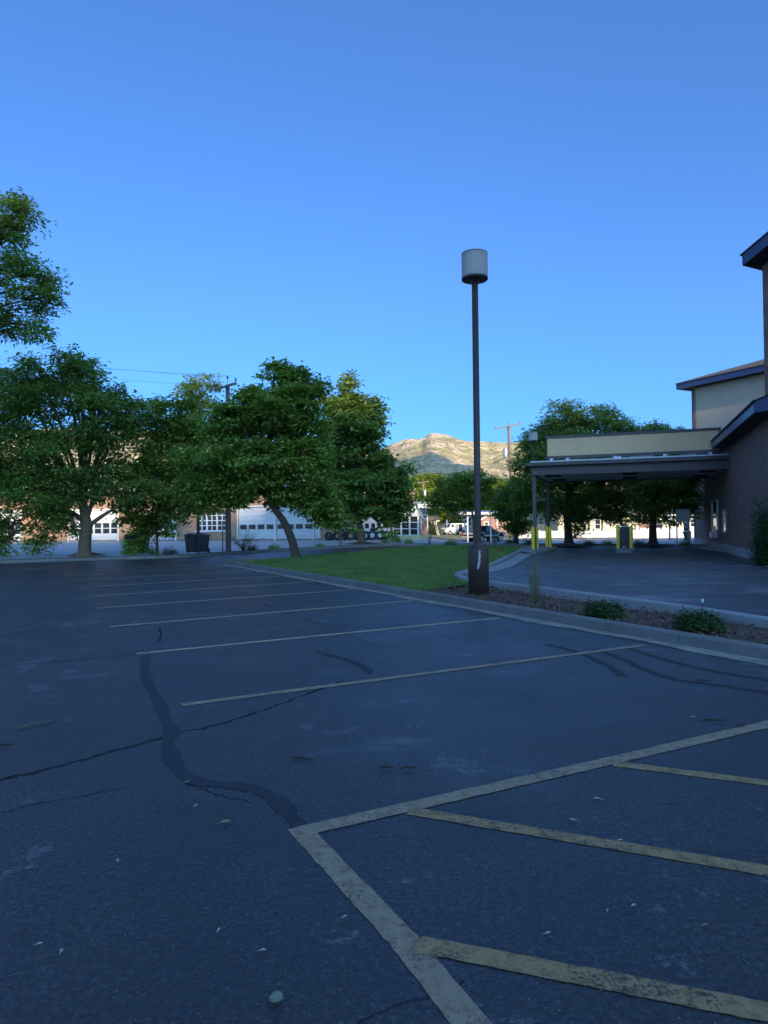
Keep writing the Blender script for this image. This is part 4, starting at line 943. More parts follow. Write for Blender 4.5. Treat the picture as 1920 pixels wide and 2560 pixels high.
def bollard(p, label):
    o = thing('bollard', p, label, 'bollard', 'yellow bollards of the drive-through')
    mb = MB(); mb.lathe([(.082, 0), (.082, 1.08), (.075, 1.12), (.05, 1.145), (0, 1.155)], n=20); mb.build('post', 'bollard_yellow', o)
    mb = MB(); mb.lathe([(.12, 0), (.118, .02), (.085, .03)], n=20); mb.build('base_collar', 'concrete_old', o); return o
bz = .15
bp = [(G(1333, 1373.5, bz), 'yellow bollard at the front canopy column, on the grass side'), (G(1343, 1373, bz), 'yellow bollard at the front canopy column, on the lane side'),
      (G(1367.5, 1368, bz), 'yellow bollard at the rear canopy column, on the grass side'), (G(1376, 1368, bz), 'darker yellow bollard at the rear canopy column, on the lane side'),
      (G(1545.5, 1372, .18), 'yellow bollard left of the dark drive-up kiosk'), (G(1578.5, 1372, .18), 'yellow bollard right of the dark drive-up kiosk')]
b0 = bollard(bp[0][0], bp[0][1])
for p, l in bp[1:]:
    c = copy_tree(b0); c.location = p; c['label'] = l
kc = G(1563, 1370.5, .18); kk = thing('teller_kiosk', kc+U*.35, 'dark grey drive-up kiosk between two bollards on the island', 'kiosk')
hv, hz = .28, 1.08
mb = MB(); mb.prism([-Vv*hv-U*.26, Vv*hv-U*.26, Vv*hv-U*.26+Z*.85, Vv*(hv-.08)-U*.26+Z*hz, -Vv*(hv-.06)-U*.26+Z*hz, -Vv*hv-U*.26+Z*.75], U, .52); mb.build('cabinet', 'kiosk_grey', kk)
mb = MB(); mb.prism([-Vv*(hv+.07)-U*.22, -Vv*(hv+.004)-U*.22, -Vv*(hv+.004)-U*.22+Z*.75, -Vv*(hv-.055)-U*.22+Z*hz, -Vv*(hv-.02)-U*.22+Z*1.2, -Vv*(hv+.06)-U*.22+Z*1.18], U, .44); mb.build('teller_front', 'white_metal', kk)
mb = MB(); mb.box(Vv*.0+Z*(hz+.03), (.30, .4, .05), math.atan2(Vv.y, Vv.x)); mb.build('top_plate', 'galv', kk)
mb = MB(); mb.box(Vv*-.05-U*.268+Z*.06, (.14, .015, .05), math.atan2(Vv.y, Vv.x)); mb.build('nameplate', 'white_metal', kk)
# ------------------------------------------------------------------ tyre garage
gA = Vector((-42.2, 76, 0)); gB = Vector((.5, 67, 0)); gu = (gB-gA).normalized(); gn = Vector((gu.y, -gu.x, 0))
if gn.y > 0: gn = -gn
def ghit(px, py=1320):
    r = ray(px, py); o_ = Vector((0, 0, CAMZ)); t = (gA-o_).dot(gn)/r.dot(gn); q_ = o_+r*t
    return (q_-gA).dot(gu), q_.z
gs = lambda px: ghit(px)[0]
gz = lambda px, py: ghit(px, py)[1]
def Gp(s_, z, d=0): return gA+gu*s_+gn*d+Z*z
def gbox(mb, s0, s1, z0, z1, d0, d1): mb.prism([Gp(s0, z0, d1), Gp(s1, z0, d1), Gp(s1, z1, d1), Gp(s0, z1, d1)], -gn, d1-d0); return mb
gar = thing('repair_garage', gA, 'long low brick repair garage with white roll-up doors behind the tyres', 'garage')
def gpart(mb, name, mat, parent=gar): return mb.build(name, mat, parent, gA)
HG = 5.4; s_end = gs(985)
doors = [(-60, 52, 3.3), (172, 294, 3.3), (373, 438, 3.2), (596, 685, 3.4), (690, 782, 3.4), (909, 971, 3.0)]
wins = [(491, 567, 1.05, 3.1)]
side = [(785.5, 801, 2.0)]
ops = sorted([(gs(a), gs(b_), 0, h) for a, b_, h in doors]+[(gs(a), gs(b_), z0, z1) for a, b_, z0, z1 in wins]+[(gs(a), gs(b_), 0, h) for a, b_, h in side])
mb = MB(); cur = -14.0
for (s0, s1, z0, z1) in ops:
    gbox(mb, cur, s0, 0, HG, -.3, 0); gbox(mb, s0, s1, z1, HG, -.3, 0)
    if z0 > 0: gbox(mb, s0, s1, 0, z0, -.3, 0)
    cur = s1
gbox(mb, cur, s_end, 0, HG, -.3, 0)
mb.prism([Gp(s_end-.3, 0, -.301), Gp(s_end, 0, -.301), Gp(s_end, HG, -.301), Gp(s_end-.3, HG, -.301)], -gn, 12); gpart(mb, 'wall', 'brick_orange')
mb = MB(); gbox(mb, -14.1, s_end+.1, HG, HG+.18, -12.4, .12); gpart(mb, 'roof', 'white_metal')
mb = MB(); gbox(mb, -14, s_end, -.02, .16, .003, .03); gpart(mb, 'plinth', 'concrete_old')
for i, (a, b_, h) in enumerate(doors):
    s0, s1 = gs(a), gs(b_); mb = MB(); nrow = 7
    for k in range(nrow): gbox(mb, s0, s1, .03+h*k/nrow, h*(k+1)/nrow-.012, -.22, -.16+.0)
    gbox(mb, s0, s1, .03, h, -.26, -.222)
    d = gpart(mb, 'roll_up_door', 'door_white')
    fr = MB(); gbox(fr, s0-.14, s0, 0, h+.14, .003, .05); gbox(fr, s1, s1+.14, 0, h+.14, .003, .05); gbox(fr, s0, s1, h, h+.14, .003, .05); fr.build('door_frame', 'white_paint', d, gA)
    rows = [(1.15, 1.62)] if i > 1 else [(.85, 1.35), (1.45, 1.95)]
    npn = 4 if i > 1 else 6
    for (z0, z1) in rows:
        pn_ = MB(); w_ = (s1-s0)/npn
        for k in range(npn): gbox(pn_, s0+w_*k+.12, s0+w_*(k+1)-.12, z0, z1, -.159, -.145)
        pn_.build('window_row', 'window_glass', d, gA)
for (a, b_, h) in side:
    mb = MB(); gbox(mb, gs(a), gs(b_), .02, h, -.2, -.1); gpart(mb, 'side_door', 'door_white')
for (a, b_, z0, z1) in wins:
    s0, s1 = gs(a), gs(b_); mb = MB(); nx, nz = 6, 4
    for k in range(nx+1): q = s0+(s1-s0)*k/nx; wd = .09 if k % 2 == 0 else .045; gbox(mb, max(s0, q-wd), min(s1, q+wd), z0, z1, -.18, -.10)
    for k in range(nz+1): q = z0+(z1-z0)*k/nz; gbox(mb, s0, s1, max(z0, q-.04), min(z1, q+.04), -.17, -.095)
    f = gpart(mb, 'window', 'white_paint'); g = MB(); gbox(g, s0, s1, z0, z1, -.16, -.13); g.build('pane', 'window_glass', f, gA)
    s_ = MB(); gbox(s_, s0-.15, s1+.15, z0-.14, z0-.003, -.05, .10); s_.build('sill', 'white_paint', f, gA)
mb = MB(); gbox(mb, gs(855), gs(906), .95, 1.22, .02, .2); gpart(mb, 'ledge', 'white_paint')
for px in (884, 898): mb = MB(); mb.tube([Gp(gs(px), .1, .07), Gp(gs(px), 3.4, .07)], .035, 6); gpart(mb, 'conduit', 'wood_pole')
# office at the right end
s0, s1 = gs(984), gs(1047); d1 = .5
mb = MB(); gbox(mb, s0, s1, 2.28, 3.42, -6, d1); gpart(mb, 'office_fascia', 'white_paint')
mb = MB(); gbox(mb, s0, s1-.01, .42, 2.275, -5.9, d1-.25); of = gpart(mb, 'office_glass', 'window_glass')
mb = MB(); nx = 3
for k in range(nx+1): q = s0+(s1-s0)*k/nx; gbox(mb, max(s0, q-.07), min(s1, q+.07), .42, 2.275, d1-.245, d1-.02)
for z in (.42, 1.02, 1.64, 2.22): gbox(mb, s0, s1, z, z+.07, d1-.24, d1-.03)
mb.prism([Gp(s1-.005, .42, d1-.26), Gp(s1+.06, .42, d1-.26), Gp(s1+.06, 2.275, d1-.26), Gp(s1-.005, 2.275, d1-.26)], -gn, .15)
mb.build('window_frame', 'white_paint', of, gA)
mb = MB(); gbox(mb, gs(974), s1+.15, -.05, .41, -6, d1+.1); gpart(mb, 'office_step', 'yellow_paint')
mb = MB(); gbox(mb, s0-.3, gs(1084), 3.425, 3.6, -6.5, d1+.4); gpart(mb, 'office_roof', 'galv')
mb = MB(); gbox(mb, s1+.01, gs(1083), 3.0, 3.42, -6, d1+.3); gpart(mb, 'overhang', 'white_paint')
c1 = Gp(gs(1036), 2.75, d1+.06); mb = MB(); mb.box(c1, (.25, .1, .2)); gpart(mb, 'wall_lamp', 'galv')
mb = MB(); mb.tube([Gp(s1+.1, 2.9, d1), Gp(gs(1063), 1.9, d1)], .03, 6); gpart(mb, 'brace', 'white_metal')

# tyres
def tyre_mesh():
    t = thing('tyre', (0, 0, 0), 'x', 'tyre', 'old tyres lined up by the garage')
    mb = MB(); Rr, wd = .47, .15
    prof_ = [(.24, -wd*.75), (.26, -wd*.95), (.33, -wd*1.05), (.42, -wd*.98), (.46, -wd*.8), (Rr, -wd*.6), (Rr, wd*.6), (.46, wd*.8), (.42, wd*.98), (.33, wd*1.05), (.26, wd*.95), (.24, wd*.75), (.235, 0), (.24, -wd*.75)]
    mb.lathe(prof_, n=40, axis='y'); mb.build('casing', 'rubber', t)
    tr_ = MB()
    for k in range(36):
        a = 2*math.pi*k/36
        for sg in (-1, 1):
            c_ = Vector((math.cos(a)*(Rr+.003), sg*.05, math.sin(a)*(Rr+.003)))
            rd = Vector((math.cos(a), 0, math.sin(a))); tg = Vector((-math.sin(a), 0, math.cos(a))); tr_.box(c_, (.05, .075, .02), axes=(tg, Vector((0, 1, 0)), rd))
    tr_.build('tread', 'rubber', t); return t
ty = None
GB_ = [(822, 1341, .95, -30, 'leftmost standing tyre, half behind the next one'), (829, 1344.5, .72, 5, 'small tyre with a pale rim at the left of the row'), (843, 1340, 1.0, -25, 'turned tyre behind the small pale rimmed tyre'),
       (862, 1342, .96, -55, 'tyre standing edge on left of the clear round one'), (877, 1342, 1.0, 5, 'tyre with a bright round hole left of the pale trunk'), (893, 1341, 1.0, -35, 'tyre close at the left side of the pale trunk'),
       (903, 1342, .95, -10, 'tyre hidden mostly behind the pale trunk'), (915, 1341, .98, -30, 'tyre close at the right side of the pale trunk'), (931, 1340.5, 1.06, 5, 'tyre with a yellow hole right of the pale trunk'),
       (950, 1341, 1.02, 8, 'tyre with the widest pale hole near the right end'), (966, 1341, 1.0, 40, 'rightmost tyre, leaning and turned away')]
for (px, py, sc, rz, lab) in GB_:
    if ty is None: o = ty = tyre_mesh()
    else: o = copy_tree(ty)
    p = D(px, 1352, 64.8); o.location = (p.x, 64.8+random.uniform(-.15, .15), .47*sc); o.scale = (sc*.9, sc*1.0, sc*.9); o.rotation_euler = (R(random.uniform(-9, 3)), 0, R(rz)); o['label'] = lab
rim = MB(); rim.lathe([(.235, -.11), (.22, -.10), (.20, -.05), (.06, -.06), (.05, -.08), (0, -.08)], n=24, axis='y')
small = [o for o in COL.objects if o.get('label', '').startswith('small tyre')][0]; rim.build('rim', 'rim_steel', small)
for px, lab in ((875, 'tyre lying flat on top of the row beside the pale trunk'), (935, 'tyre lying flat on top of the row before the roll-up door')):
    o = copy_tree(ty); p = D(px, 1330, 65.2); o.location = (p.x, 65.3, 1.02); o.scale = (.75, .8, .75); o.rotation_euler = (R(90), 0, 0); o['label'] = lab

# ------------------------------------------------------------------ bins
def make_bin(loc, label, rz=0):
    t = thing('wheelie_bin', loc, label, 'bin', 'dark bins behind the far kerb', rz)
    mb = MB(); prof_ = [(-.24, -.26, .05), (.24, -.26, .05), (.24, .26, .05), (-.24, .26, .05)]; top_ = [(-.295, -.33, .92), (.295, -.33, .92), (.295, .33, .92), (-.295, .33, .92)]
    mb.add(prof_+top_, [(3, 2, 1, 0), (0, 1, 5, 4), (1, 2, 6, 5), (2, 3, 7, 6), (3, 0, 4, 7)]); mb.box((0, 0, .80), (.64, .72, .05)); mb.build('tub', 'bin_plastic', t)
    mb = MB(); mb.prism([Vector((-.335, -.38, .925)), Vector((.335, -.38, .925)), Vector((.335, -.38, .96)), Vector((.12, -.38, 1.06)), Vector((-.12, -.38, 1.06)), Vector((-.335, -.38, .96))], (0, 1, 0), .78); mb.build('lid', 'bin_plastic', t)
    mb = MB(); mb.tube([(-.25, .42, .90), (.25, .42, .90)], .018, 8); mb.box((-.25, .38, .90), (.03, .1, .04)); mb.box((.25, .38, .90), (.03, .1, .04)); mb.build('handle', 'bin_plastic', t)
    for s_ in (-1, 1):
        mb = MB(); mb.lathe([(0, -.03), (.12, -.03), (.12, .03), (0, .03)], (s_*.26, .26, .12), 16, 'x'); mb.build('wheel', 'rubber', t)
    return t
bz_ = .09; y_ = 37.2
b1 = make_bin((D(480, 1382, y_).x, y_, bz_), 'dark bin right of the slender tree, the left one of an uncovered pair')
for px, lab in ((505.5, 'dark bin right of the slender tree, the right one of an uncovered pair'), (329, 'dark bin partly under the hanging vine, left of its pair'), (356, 'dark bin partly under the hanging vine, right of its pair')):
    c = copy_tree(b1); c.location = (D(px, 1384, y_).x, y_+random.uniform(-.05, .05), bz_); c.rotation_euler = (0, 0, random.uniform(-.12, .12)); c['label'] = lab
rb = D(1720, 1348, 82); c = copy_tree(b1); c.location = (rb.x, 82, T(rb.x, 82)-.02); c.rotation_euler = (0, R(-7), .3); c['label'] = 'dark bin tilted in front of the white fence beside the blank sign'

# ------------------------------------------------------------------ utility poles and wires
def utility_pole(name, Y, top_px, base_px, z0, arm_l, arm_r, r_, label, transformer=None, insul=True, low=False):
    tp_ = D(*top_px, Y); bs = D(base_px[0], base_px[1], Y); bs.z = z0-.3
    t = thing(name, (bs.x, Y, z0), label, 'utility pole', 'wooden utility poles'); o_ = Vector((bs.x, Y, z0))
    mb = MB(); mb.tube([bs, bs.lerp(tp_, .5), tp_], [r_*1.2, r_*1.05, r_*.85], 12); mb.build('pole', 'wood_pole', t, o_)
    if arm_l:
        a = D(*arm_l, Y-.35); b_ = D(*arm_r, Y+.35-.5); a.y = Y-.45; b_.y = Y-.05-.12
        mb = MB(); dv = (b_-a).normalized(); upv = Vector((0, 0, 1)); sd_ = dv.cross(upv).normalized(); mb.box((a+b_)/2-Vector((0, r_*.2, 0)), ((b_-a).length, .11, .13), axes=(dv, sd_, sd_.cross(dv))); mb.build('crossarm', 'wood_pole', t, o_)
        for f_ in (.04, .55, .96):
            p = a.lerp(b_, f_)-Vector((0, r_*.2, 0)) if f_ != .55 else tp_
            mb = MB(); h_ = .08 if f_ != .55 else .30
            mb.tube([p+Z*.05, p+Z*(.05+h_)], .015, 6); mb.lathe([(0, .0), (.055, .0), (.06, .03), (.035, .05), (.06, .08), (.06, .10), (.03, .13), (.03, .16), (0, .17)], p+Z*(.05+h_), 10); mb.build('insulator', 'ceramic', t, o_)
        for sg in (-1, 1):
            mb = MB(); mb.tube([(a+b_)/2+dv*sg*.62-Vector((0, .05, .04)), tp_.lerp(bs, .085)-Vector((0, r_, 0))], .014, 5); mb.build('brace', 'galv', t, o_)
    if transformer:
        p = D(*transformer, Y-.35); mb = MB(); mb.lathe([(0, -.48), (.24, -.48), (.25, -.44), (.25, .40), (.22, .46), (0, .48)], p, 18); mb.lathe([(.05, .46), (.05, .6), (.03, .66), (0, .68)], p+Vector((.08, 0, 0)), 8); mb.build('transformer', 'galv', t, o_)
        mb = MB(); mb.tube(smooth_path([p-Z*.4-Vector((.05, .1, 0)), p-Z*.9-Vector((.30, 0, 0)), p-Z*1.5-Vector((.28, 0, 0)), p-Z*1.8+Vector((.2, .1, 0))], 6), .018, 5); mb.build('service_cable', 'wire_black', t, o_)
    return t, tp_
_, tpL = utility_pole('utility_pole', 38.2, (569, 962), (571, 1380), .08, (536, 976), (592, 958), .135, 'wooden utility pole rising between the tree crowns by the bins')
utility_pole('utility_pole', 75, (1271, 1064), (1287, 1356), T(14, 75), (1235, 1074), (1302, 1059), .17, 'wooden utility pole with a grey transformer in front of the mountain', (1264, 1132))
utility_pole('utility_pole', 113, (1058, 1203), (1058, 1337), -.2, (1043, 1207), (1072, 1204), .15, 'distant wooden pole with transformer behind the garage office', (1062, 1233))
def wire(a, b_, sag, label, r_=.012):
    pts = [a.lerp(b_, i/24)-Z*(sag*4*(i/24)*(1-i/24)) for i in range(25)]
    mb = MB(); mb.tube(pts, r_, 5); tag(mb.build('power_line', 'wire_black', None, a), label, 'wire', 'overhead wires at the left pole')
wire(tpL+Z*.5+Vector((0, 0, 0)), D(-60, 893, 36), .1, 'highest overhead wire running left from the utility pole', .006)
wire(D(538, 974, 37.7)+Z*.2, D(-60, 912, 34), .1, 'overhead wire from the left end of the crossarm', .005)
wire(D(590, 955, 38)+Z*.25, D(-60, 884, 39), .15, 'overhead wire from the right end of the crossarm', .005)
# thin brown stake next to the pole
q = G(557, 1380, .09); pt = thing('sign_stake', (q.x, q.y, .08), 'thin rusty metal stake left of the utility pole', 'post'); mb = MB(); mb.box((0, 0, .85), (.05, .03, 1.7)); mb.box((0, -.02, .85), (.015, .02, 1.68)); mb.build('channel', 'twig_brown', pt)

# ------------------------------------------------------------------ posts, signs, fences, houses
def post(name, px, yt, Y, label, r_=.05, capr=0, z0=None):
    p = D(px, 1340, Y); z0 = T(p.x, Y)-.02 if z0 is None else z0; zt_ = D(px, yt, Y).z
    t = thing(name, (p.x, Y, z0), label, 'post'); mb = MB(); mb.lathe([(r_, 0), (r_, zt_-z0), (r_*.5, zt_-z0+.03), (0, zt_-z0+.03)], n=12); mb.build('shaft', 'white_metal', t)
    if capr: mb = MB(); mb.lathe([(0, zt_-z0+.02), (capr, zt_-z0+.05), (capr, zt_-z0+.2), (0, zt_-z0+.26)], n=14); mb.build('cap', 'white_metal', t)
    return t, zt_-z0
post('white_post', 1069, 1294, 70, 'white post with a rounded cap right of the garage office', .055, .075)
mp2, hh = post('marker_post', 1117.7, 1300, 68, 'thin white marker post with a narrow tag in front of the van', .035)
mb = MB(); mb.box((0, -.03, hh-.28), (.14, .02, .55), .9); mb.build('tag_plate', 'white_metal', mp2)
# blank white sign with small notice
a = G(1693.5, 1364.5, .05); b_ = G(1724, 1366, .05); b_.y = a.y; b_.x = D(1724, 1366, a.y).x
sg = thing('blank_sign', (a+b_)/2, 'blank white sign board on two posts left of the dark brick corner', 'sign'); half = (b_-a).length/2; hs = D(1693, 1273, a.y).z-.05; hb_ = D(1693, 1306, a.y).z-.05
mb = MB(); mb.box((0, 0, (hs+hb_)/2), (half*2+.10, .05, hs-hb_), 0, .01); mb.build('board', 'white_paint', sg)
for s_ in (-1, 1): mb = MB(); mb.box((s_*half, .035, hs/2-.05), (.06, .06, hs+.1)); mb.box((s_*half, -.032, (hs+hb_)/2), (.05, .01, hs-hb_-.02)); mb.build('post', 'white_metal', sg)
mb = MB(); mb.box((half*.45, 0, hb_-.26), (half*.75, .03, .5)); nb_ = mb.build('notice', 'white_paint', sg)
mb = MB(); mb.box((half*.4, -.018, hb_-.15), (half*.35, .006, .10)); mb.build('notice_red_print', 'sign_pink', nb_)
mb = MB(); mb.box((half*.45, -.018, hb_-.42), (half*.70, .006, .10)); mb.build('notice_blue_band', 'sign_blue', nb_)
mb = MB(); mb.box((-half*.70, -.018, hb_-.06), (half*.32, .02, .07)); mb.build('small_plate', 'dark_steel', sg)
# speed limit sign on a wooden post
q = D(1674, 1350, 80); z0 = T(q.x, 80)
sl = thing('speed_limit_sign', (q.x, 80, z0), 'white speed limit sign on a brown wooden post before the fence', 'road sign')
mb = MB(); zt_ = D(1674, 1287, 80).z-z0; zb_ = D(1674, 1312, 80).z-z0
mb.box((.04, .06, zt_*.5+.8), (.17, .12, zt_+1.6)); mb.build('post', 'wood_pole', sl)
mb = MB(); mb.box((0, -.02, (zt_+zb_)/2), (.62, .02, zt_-zb_), 0, .004); bd = mb.build('board', 'white_paint', sl)
def text_mesh(txt, size, mat, parent, loc, bold=.0):
    cu_ = bpy.data.curves.new('lettering', 'FONT'); cu_.body = txt; cu_.size = size; cu_.align_x = 'CENTER'; cu_.align_y = 'CENTER'; cu_.extrude = .004; cu_.offset = bold; cu_.resolution_u = 3
    ob = bpy.data.objects.new('tmp', cu_); COL.objects.link(ob); dg = bpy.context.evaluated_depsgraph_get(); me = bpy.data.meshes.new_from_object(ob.evaluated_get(dg)); bpy.data.objects.remove(ob)
    me.transform(Matrix.Rotation(R(90), 4, 'X')); me.materials.clear(); me.materials.append(MATS[mat]); me.name = 'lettering'
    o_ = bpy.data.objects.new('lettering', me); COL.objects.link(o_); o_.parent = parent; o_.location = loc; return o_
hgt_ = zt_-zb_; zc_ = (zt_+zb_)/2
text_mesh('SPEED', .17, 'black_trim', bd, (0, -.034, zc_+hgt_*.34), .004); text_mesh('LIMIT', .17, 'black_trim', bd, (0, -.034, zc_+hgt_*.16), .004); text_mesh('25', .50, 'black_trim', bd, (0, -.034, zc_-hgt_*.20), .012)
def fence(label, x0, x1, Y, ytop, npost, z0=None):
    a = D(x0, 1330, Y); b_ = D(x1, 1330, Y); z_ = (T(a.x, Y)+T(b_.x, Y))/2-.03; h_ = D((x0+x1)/2, ytop, Y).z-z_
    t = thing('vinyl_fence', (a.x, Y, z_), label, 'fence', 'white vinyl fences across the street'); L = b_.x-a.x
    mb = MB(); nb_ = int(L/.16)
    for k in range(nb_): mb.box((L*(k+.5)/nb_, 0, h_/2), (L/nb_-.012, .03, h_-.16))
    mb.box((L/2, -.002, .09), (L, .05, .12)); mb.box((L/2, -.002, h_-.10), (L, .05, .12)); mb.build('panel', 'vinyl_white', t)
    for k in range(npost+1): mb = MB(); mb.box((L*k/npost, -.01, h_/2+.03), (.13, .13, h_+.06)); mb.prism([Vector((L*k/npost-.08, -.09, h_+.062)), Vector((L*k/npost+.08, -.09, h_+.062)), Vector((L*k/npost, -.09, h_+.12))], (0, 1, 0), .16); mb.build('post', 'vinyl_white', t)
fence('white fence left of the big trunk with shaded panels', 1288, 1440, 97, 1327, 5)
fence('white fence between the big trunk and the kiosk', 1441, 1541, 96.5, 1327, 3)
fence('taller white fence right of the kiosk catching the sun', 1542, 1790, 90, 1319, 6)
def house(name, label, x0, x1, Y, yeave, yridge, wallmat, roofmat, depth=8, gable=False, wins_=(), z_=None, extra=None):
    a = D(x0, 1330, Y); b_ = D(x1, 1330, Y); z_ = T((a.x+b_.x)/2, Y)-.05 if z_ is None else z_
    t = thing(name, (a.x, Y, z_), label, 'house', 'houses across the street'); L = b_.x-a.x; he = D(x0, yeave, Y).z-z_; hr = D(x0, yridge, Y).z-z_
    mb = MB(); mb.prism([Vector((0, 0, 0)), Vector((L, 0, 0)), Vector((L, 0, he)), Vector((0, 0, he))], (0, 1, 0), depth)
    if gable: mb.prism([Vector((0, .001, he)), Vector((L, .001, he)), Vector((L/2, .001, hr-.12))], (0, 1, 0), depth-.002)
    mb.build('wall', wallmat, t); mb = MB(); ov = .45
    if gable:
        mb.prism([Vector((-ov, 0, he-.15)), Vector((L/2, 0, hr)), Vector((L+ov, 0, he-.15)), Vector((L+ov, 0, he)), Vector((L/2, 0, hr+.16)), Vector((-ov, 0, he))], (0, 1, 0), depth)
        for v_ in range(len(mb.v)): mb.v[v_] = (mb.v[v_][0], mb.v[v_][1]-.5 if mb.v[v_][1] < .1 else mb.v[v_][1]+.3, mb.v[v_][2])
        tm = MB(); tm.prism([Vector((-ov, -.55, he-.24)), Vector((L/2, -.55, hr-.08)), Vector((L+ov, -.55, he-.24)), Vector((L+ov, -.55, he-.005)), Vector((L/2, -.55, hr+.155)), Vector((-ov, -.55, he-.005))], (0, 1, 0), .04); tm.build('gable_trim', 'white_paint', t)
    else:
        mb.prism([Vector((-ov, -ov, he)), Vector((-ov, depth+ov, he)), Vector((-ov, depth/2, hr))], (1, 0, 0), L+2*ov)
        tm = MB(); tm.box((L/2, -ov-.02, he-.02), (L+2*ov, .04, .2)); tm.build('eave_trim', 'white_paint', t)
    mb.build('roof', roofmat, t)
    for (wx0, wx1, wy0, wy1) in wins_:
        p0 = D(wx0, wy1, Y); p1 = D(wx1, wy0, Y); xa, xb, za, zb2 = p0.x-a.x, p1.x-a.x, p0.z-z_, p1.z-z_
        f = MB(); f.box(((xa+xb)/2, -.03, zb2+.06), (xb-xa+.24, .08, .12)); f.box(((xa+xb)/2, -.03, za-.06), (xb-xa+.24, .08, .12)); f.box((xa-.06, -.031, (za+zb2)/2), (.12, .08, zb2-za)); f.box((xb+.06, -.031, (za+zb2)/2), (.12, .08, zb2-za)); f.box(((xa+xb)/2, -.03, (za+zb2)/2), (xb-xa, .05, .05)); fo_ = f.build('window', 'white_paint', t)
        g = MB(); g.box(((xa+xb)/2, -.012, (za+zb2)/2), (xb-xa, .015, zb2-za)); g.build('pane', 'window_glass', fo_)
    if extra: extra(t, a, z_, L, he)
    return t
def cream_extra(t, a, z_, L, he):
    for px in (1479, 1512): mb = MB(); x_ = D(px, 1320, 108).x-a.x; mb.box((x_, -1.2, he/2), (.3, .3, he)); mb.build('porch_column', 'white_paint', t)
    mb = MB(); x0_, x1_ = D(1470, 1320, 108).x-a.x, D(1520, 1320, 108).x-a.x; mb.box(((x0_+x1_)/2, -.9, he+.08), (x1_-x0_, 1.3, .25)); mb.build('porch_roof', 'white_paint', t)
    mb = MB(); x0_, x1_ = D(1598, 1320, 108).x-a.x, D(1622, 1320, 108).x-a.x; mb.box(((x0_+x1_)/2, -.05, he/2-.1), (x1_-x0_, .1, he-.3)); mb.build('brick_panel', 'brick_pink', t)
house('bungalow', 'cream bungalow with white trim behind the white fence', 1395, 1800, 108, 1291, 1262, 'cream', 'shingle_grey', 9, False, [(1488, 1500, 1300, 1322), (1640, 1656, 1300, 1320), (1726, 1738, 1298, 1316)], None, cream_extra)
house('bungalow', 'pink brick house with white gable trim behind the pickup', 1196, 1268, 112, 1304, 1283, 'brick_pink', 'shingle_grey', 9, True, [(1212, 1220, 1306, 1318)])
def stone_extra(t, a, z_, L, he):
    mb = MB(); mb.box((L*.74, -1.3, he+.12), (L*.46, 2.6, .14)); mb.prism([Vector((L*.53, -2.6, he+.19)), Vector((L*.95, -2.6, he+.19)), Vector((L*.85, -2.6, he+.62)), Vector((L*.6, -2.6, he+.62))], (0, 1, 0), 2.6); mb.build('porch_roof', 'shingle', t)
    for f_ in (.53, .74, .93): mb = MB(); mb.box((L*f_, -2.5, he/2), (.18, .18, he)); mb.build('porch_post', 'white_paint', t)
    mb = MB(); mb.box((L*.74, -2.5, .55), (L*.40, .15, .9)); mb.build('porch_wall', 'concrete_old', t)
house('bungalow', 'brown roofed stone house with a porch seen beside the garage office', 1030, 1093, 121, 1303, 1285, 'brick_pink', 'shingle', 9, False, [(1062, 1066, 1306, 1318), (1072, 1078, 1306, 1318)], None, stone_extra)
# carport over the pickup
cY = 78; ca = D(1150, 1340, cY); cz0 = T(ca.x, cY)
cp = thing('carport', (ca.x, cY, cz0), 'flat roofed white carport on posts above the dark pickup', 'carport')
zr = D(1210, 1286, cY).z-cz0; Lc = D(1266, 1340, cY).x-ca.x
mb = MB()
nr_ = 14
for k in range(nr_): mb.prism([Vector((Lc*k/nr_, -.3, zr)), Vector((Lc*(k+1)/nr_-.03, -.3, zr)), Vector((Lc*(k+1)/nr_-.03, -.3, zr+.22)), Vector((Lc*(k+.5)/nr_, -.3, zr+.27)), Vector((Lc*k/nr_, -.3, zr+.22))], (0, 1, .05), 6.5)
mb.build('roof', 'galv', cp)
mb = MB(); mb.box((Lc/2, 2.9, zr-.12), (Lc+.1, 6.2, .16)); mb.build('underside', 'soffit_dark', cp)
for px, yy in ((1169.5, 0), (1227, 0), (1187, 5.6), (1243, 5.6)):
    x_ = D(px, 1340, cY+yy).x-ca.x; mb = MB(); mb.box((x_, yy, (zr-.2)/2), (.12, .12, zr-.2)); mb.build('post', 'white_metal', cp)
# white stand with curved legs behind the pickup bed
q = D(1166, 1330, 86.5); z0 = T(q.x, 86.5)
ws = thing('support_stand', (q.x, 86.5, z0), 'white stand with curved legs and a tilted top behind the pickup bed', 'stand')
ztp = D(1166, 1297, 86.5).z-z0
mb = MB(); mb.box((.0, 0, ztp), (1.1, .7, .14), axes=(Vector((.93, 0, .36)), Vector((0, 1, 0)), Vector((-.36, 0, .93)))); mb.build('top_slab', 'white_metal', ws)
for dx in (-.25, .1): mb = MB(); mb.tube(smooth_path([(dx, 0, ztp-.1), (dx+.05, 0, ztp-.7), (dx+.45, 0, ztp-1.3), (dx+.9, 0, .9), (dx+1.0, 0, 0)], 6), .09, 8); mb.build('leg', 'white_metal', ws)
mb = MB(); mb.box((.75, .1, ztp*.5), (.3, .3, ztp)); mb.build('pillar', 'white_metal', ws)

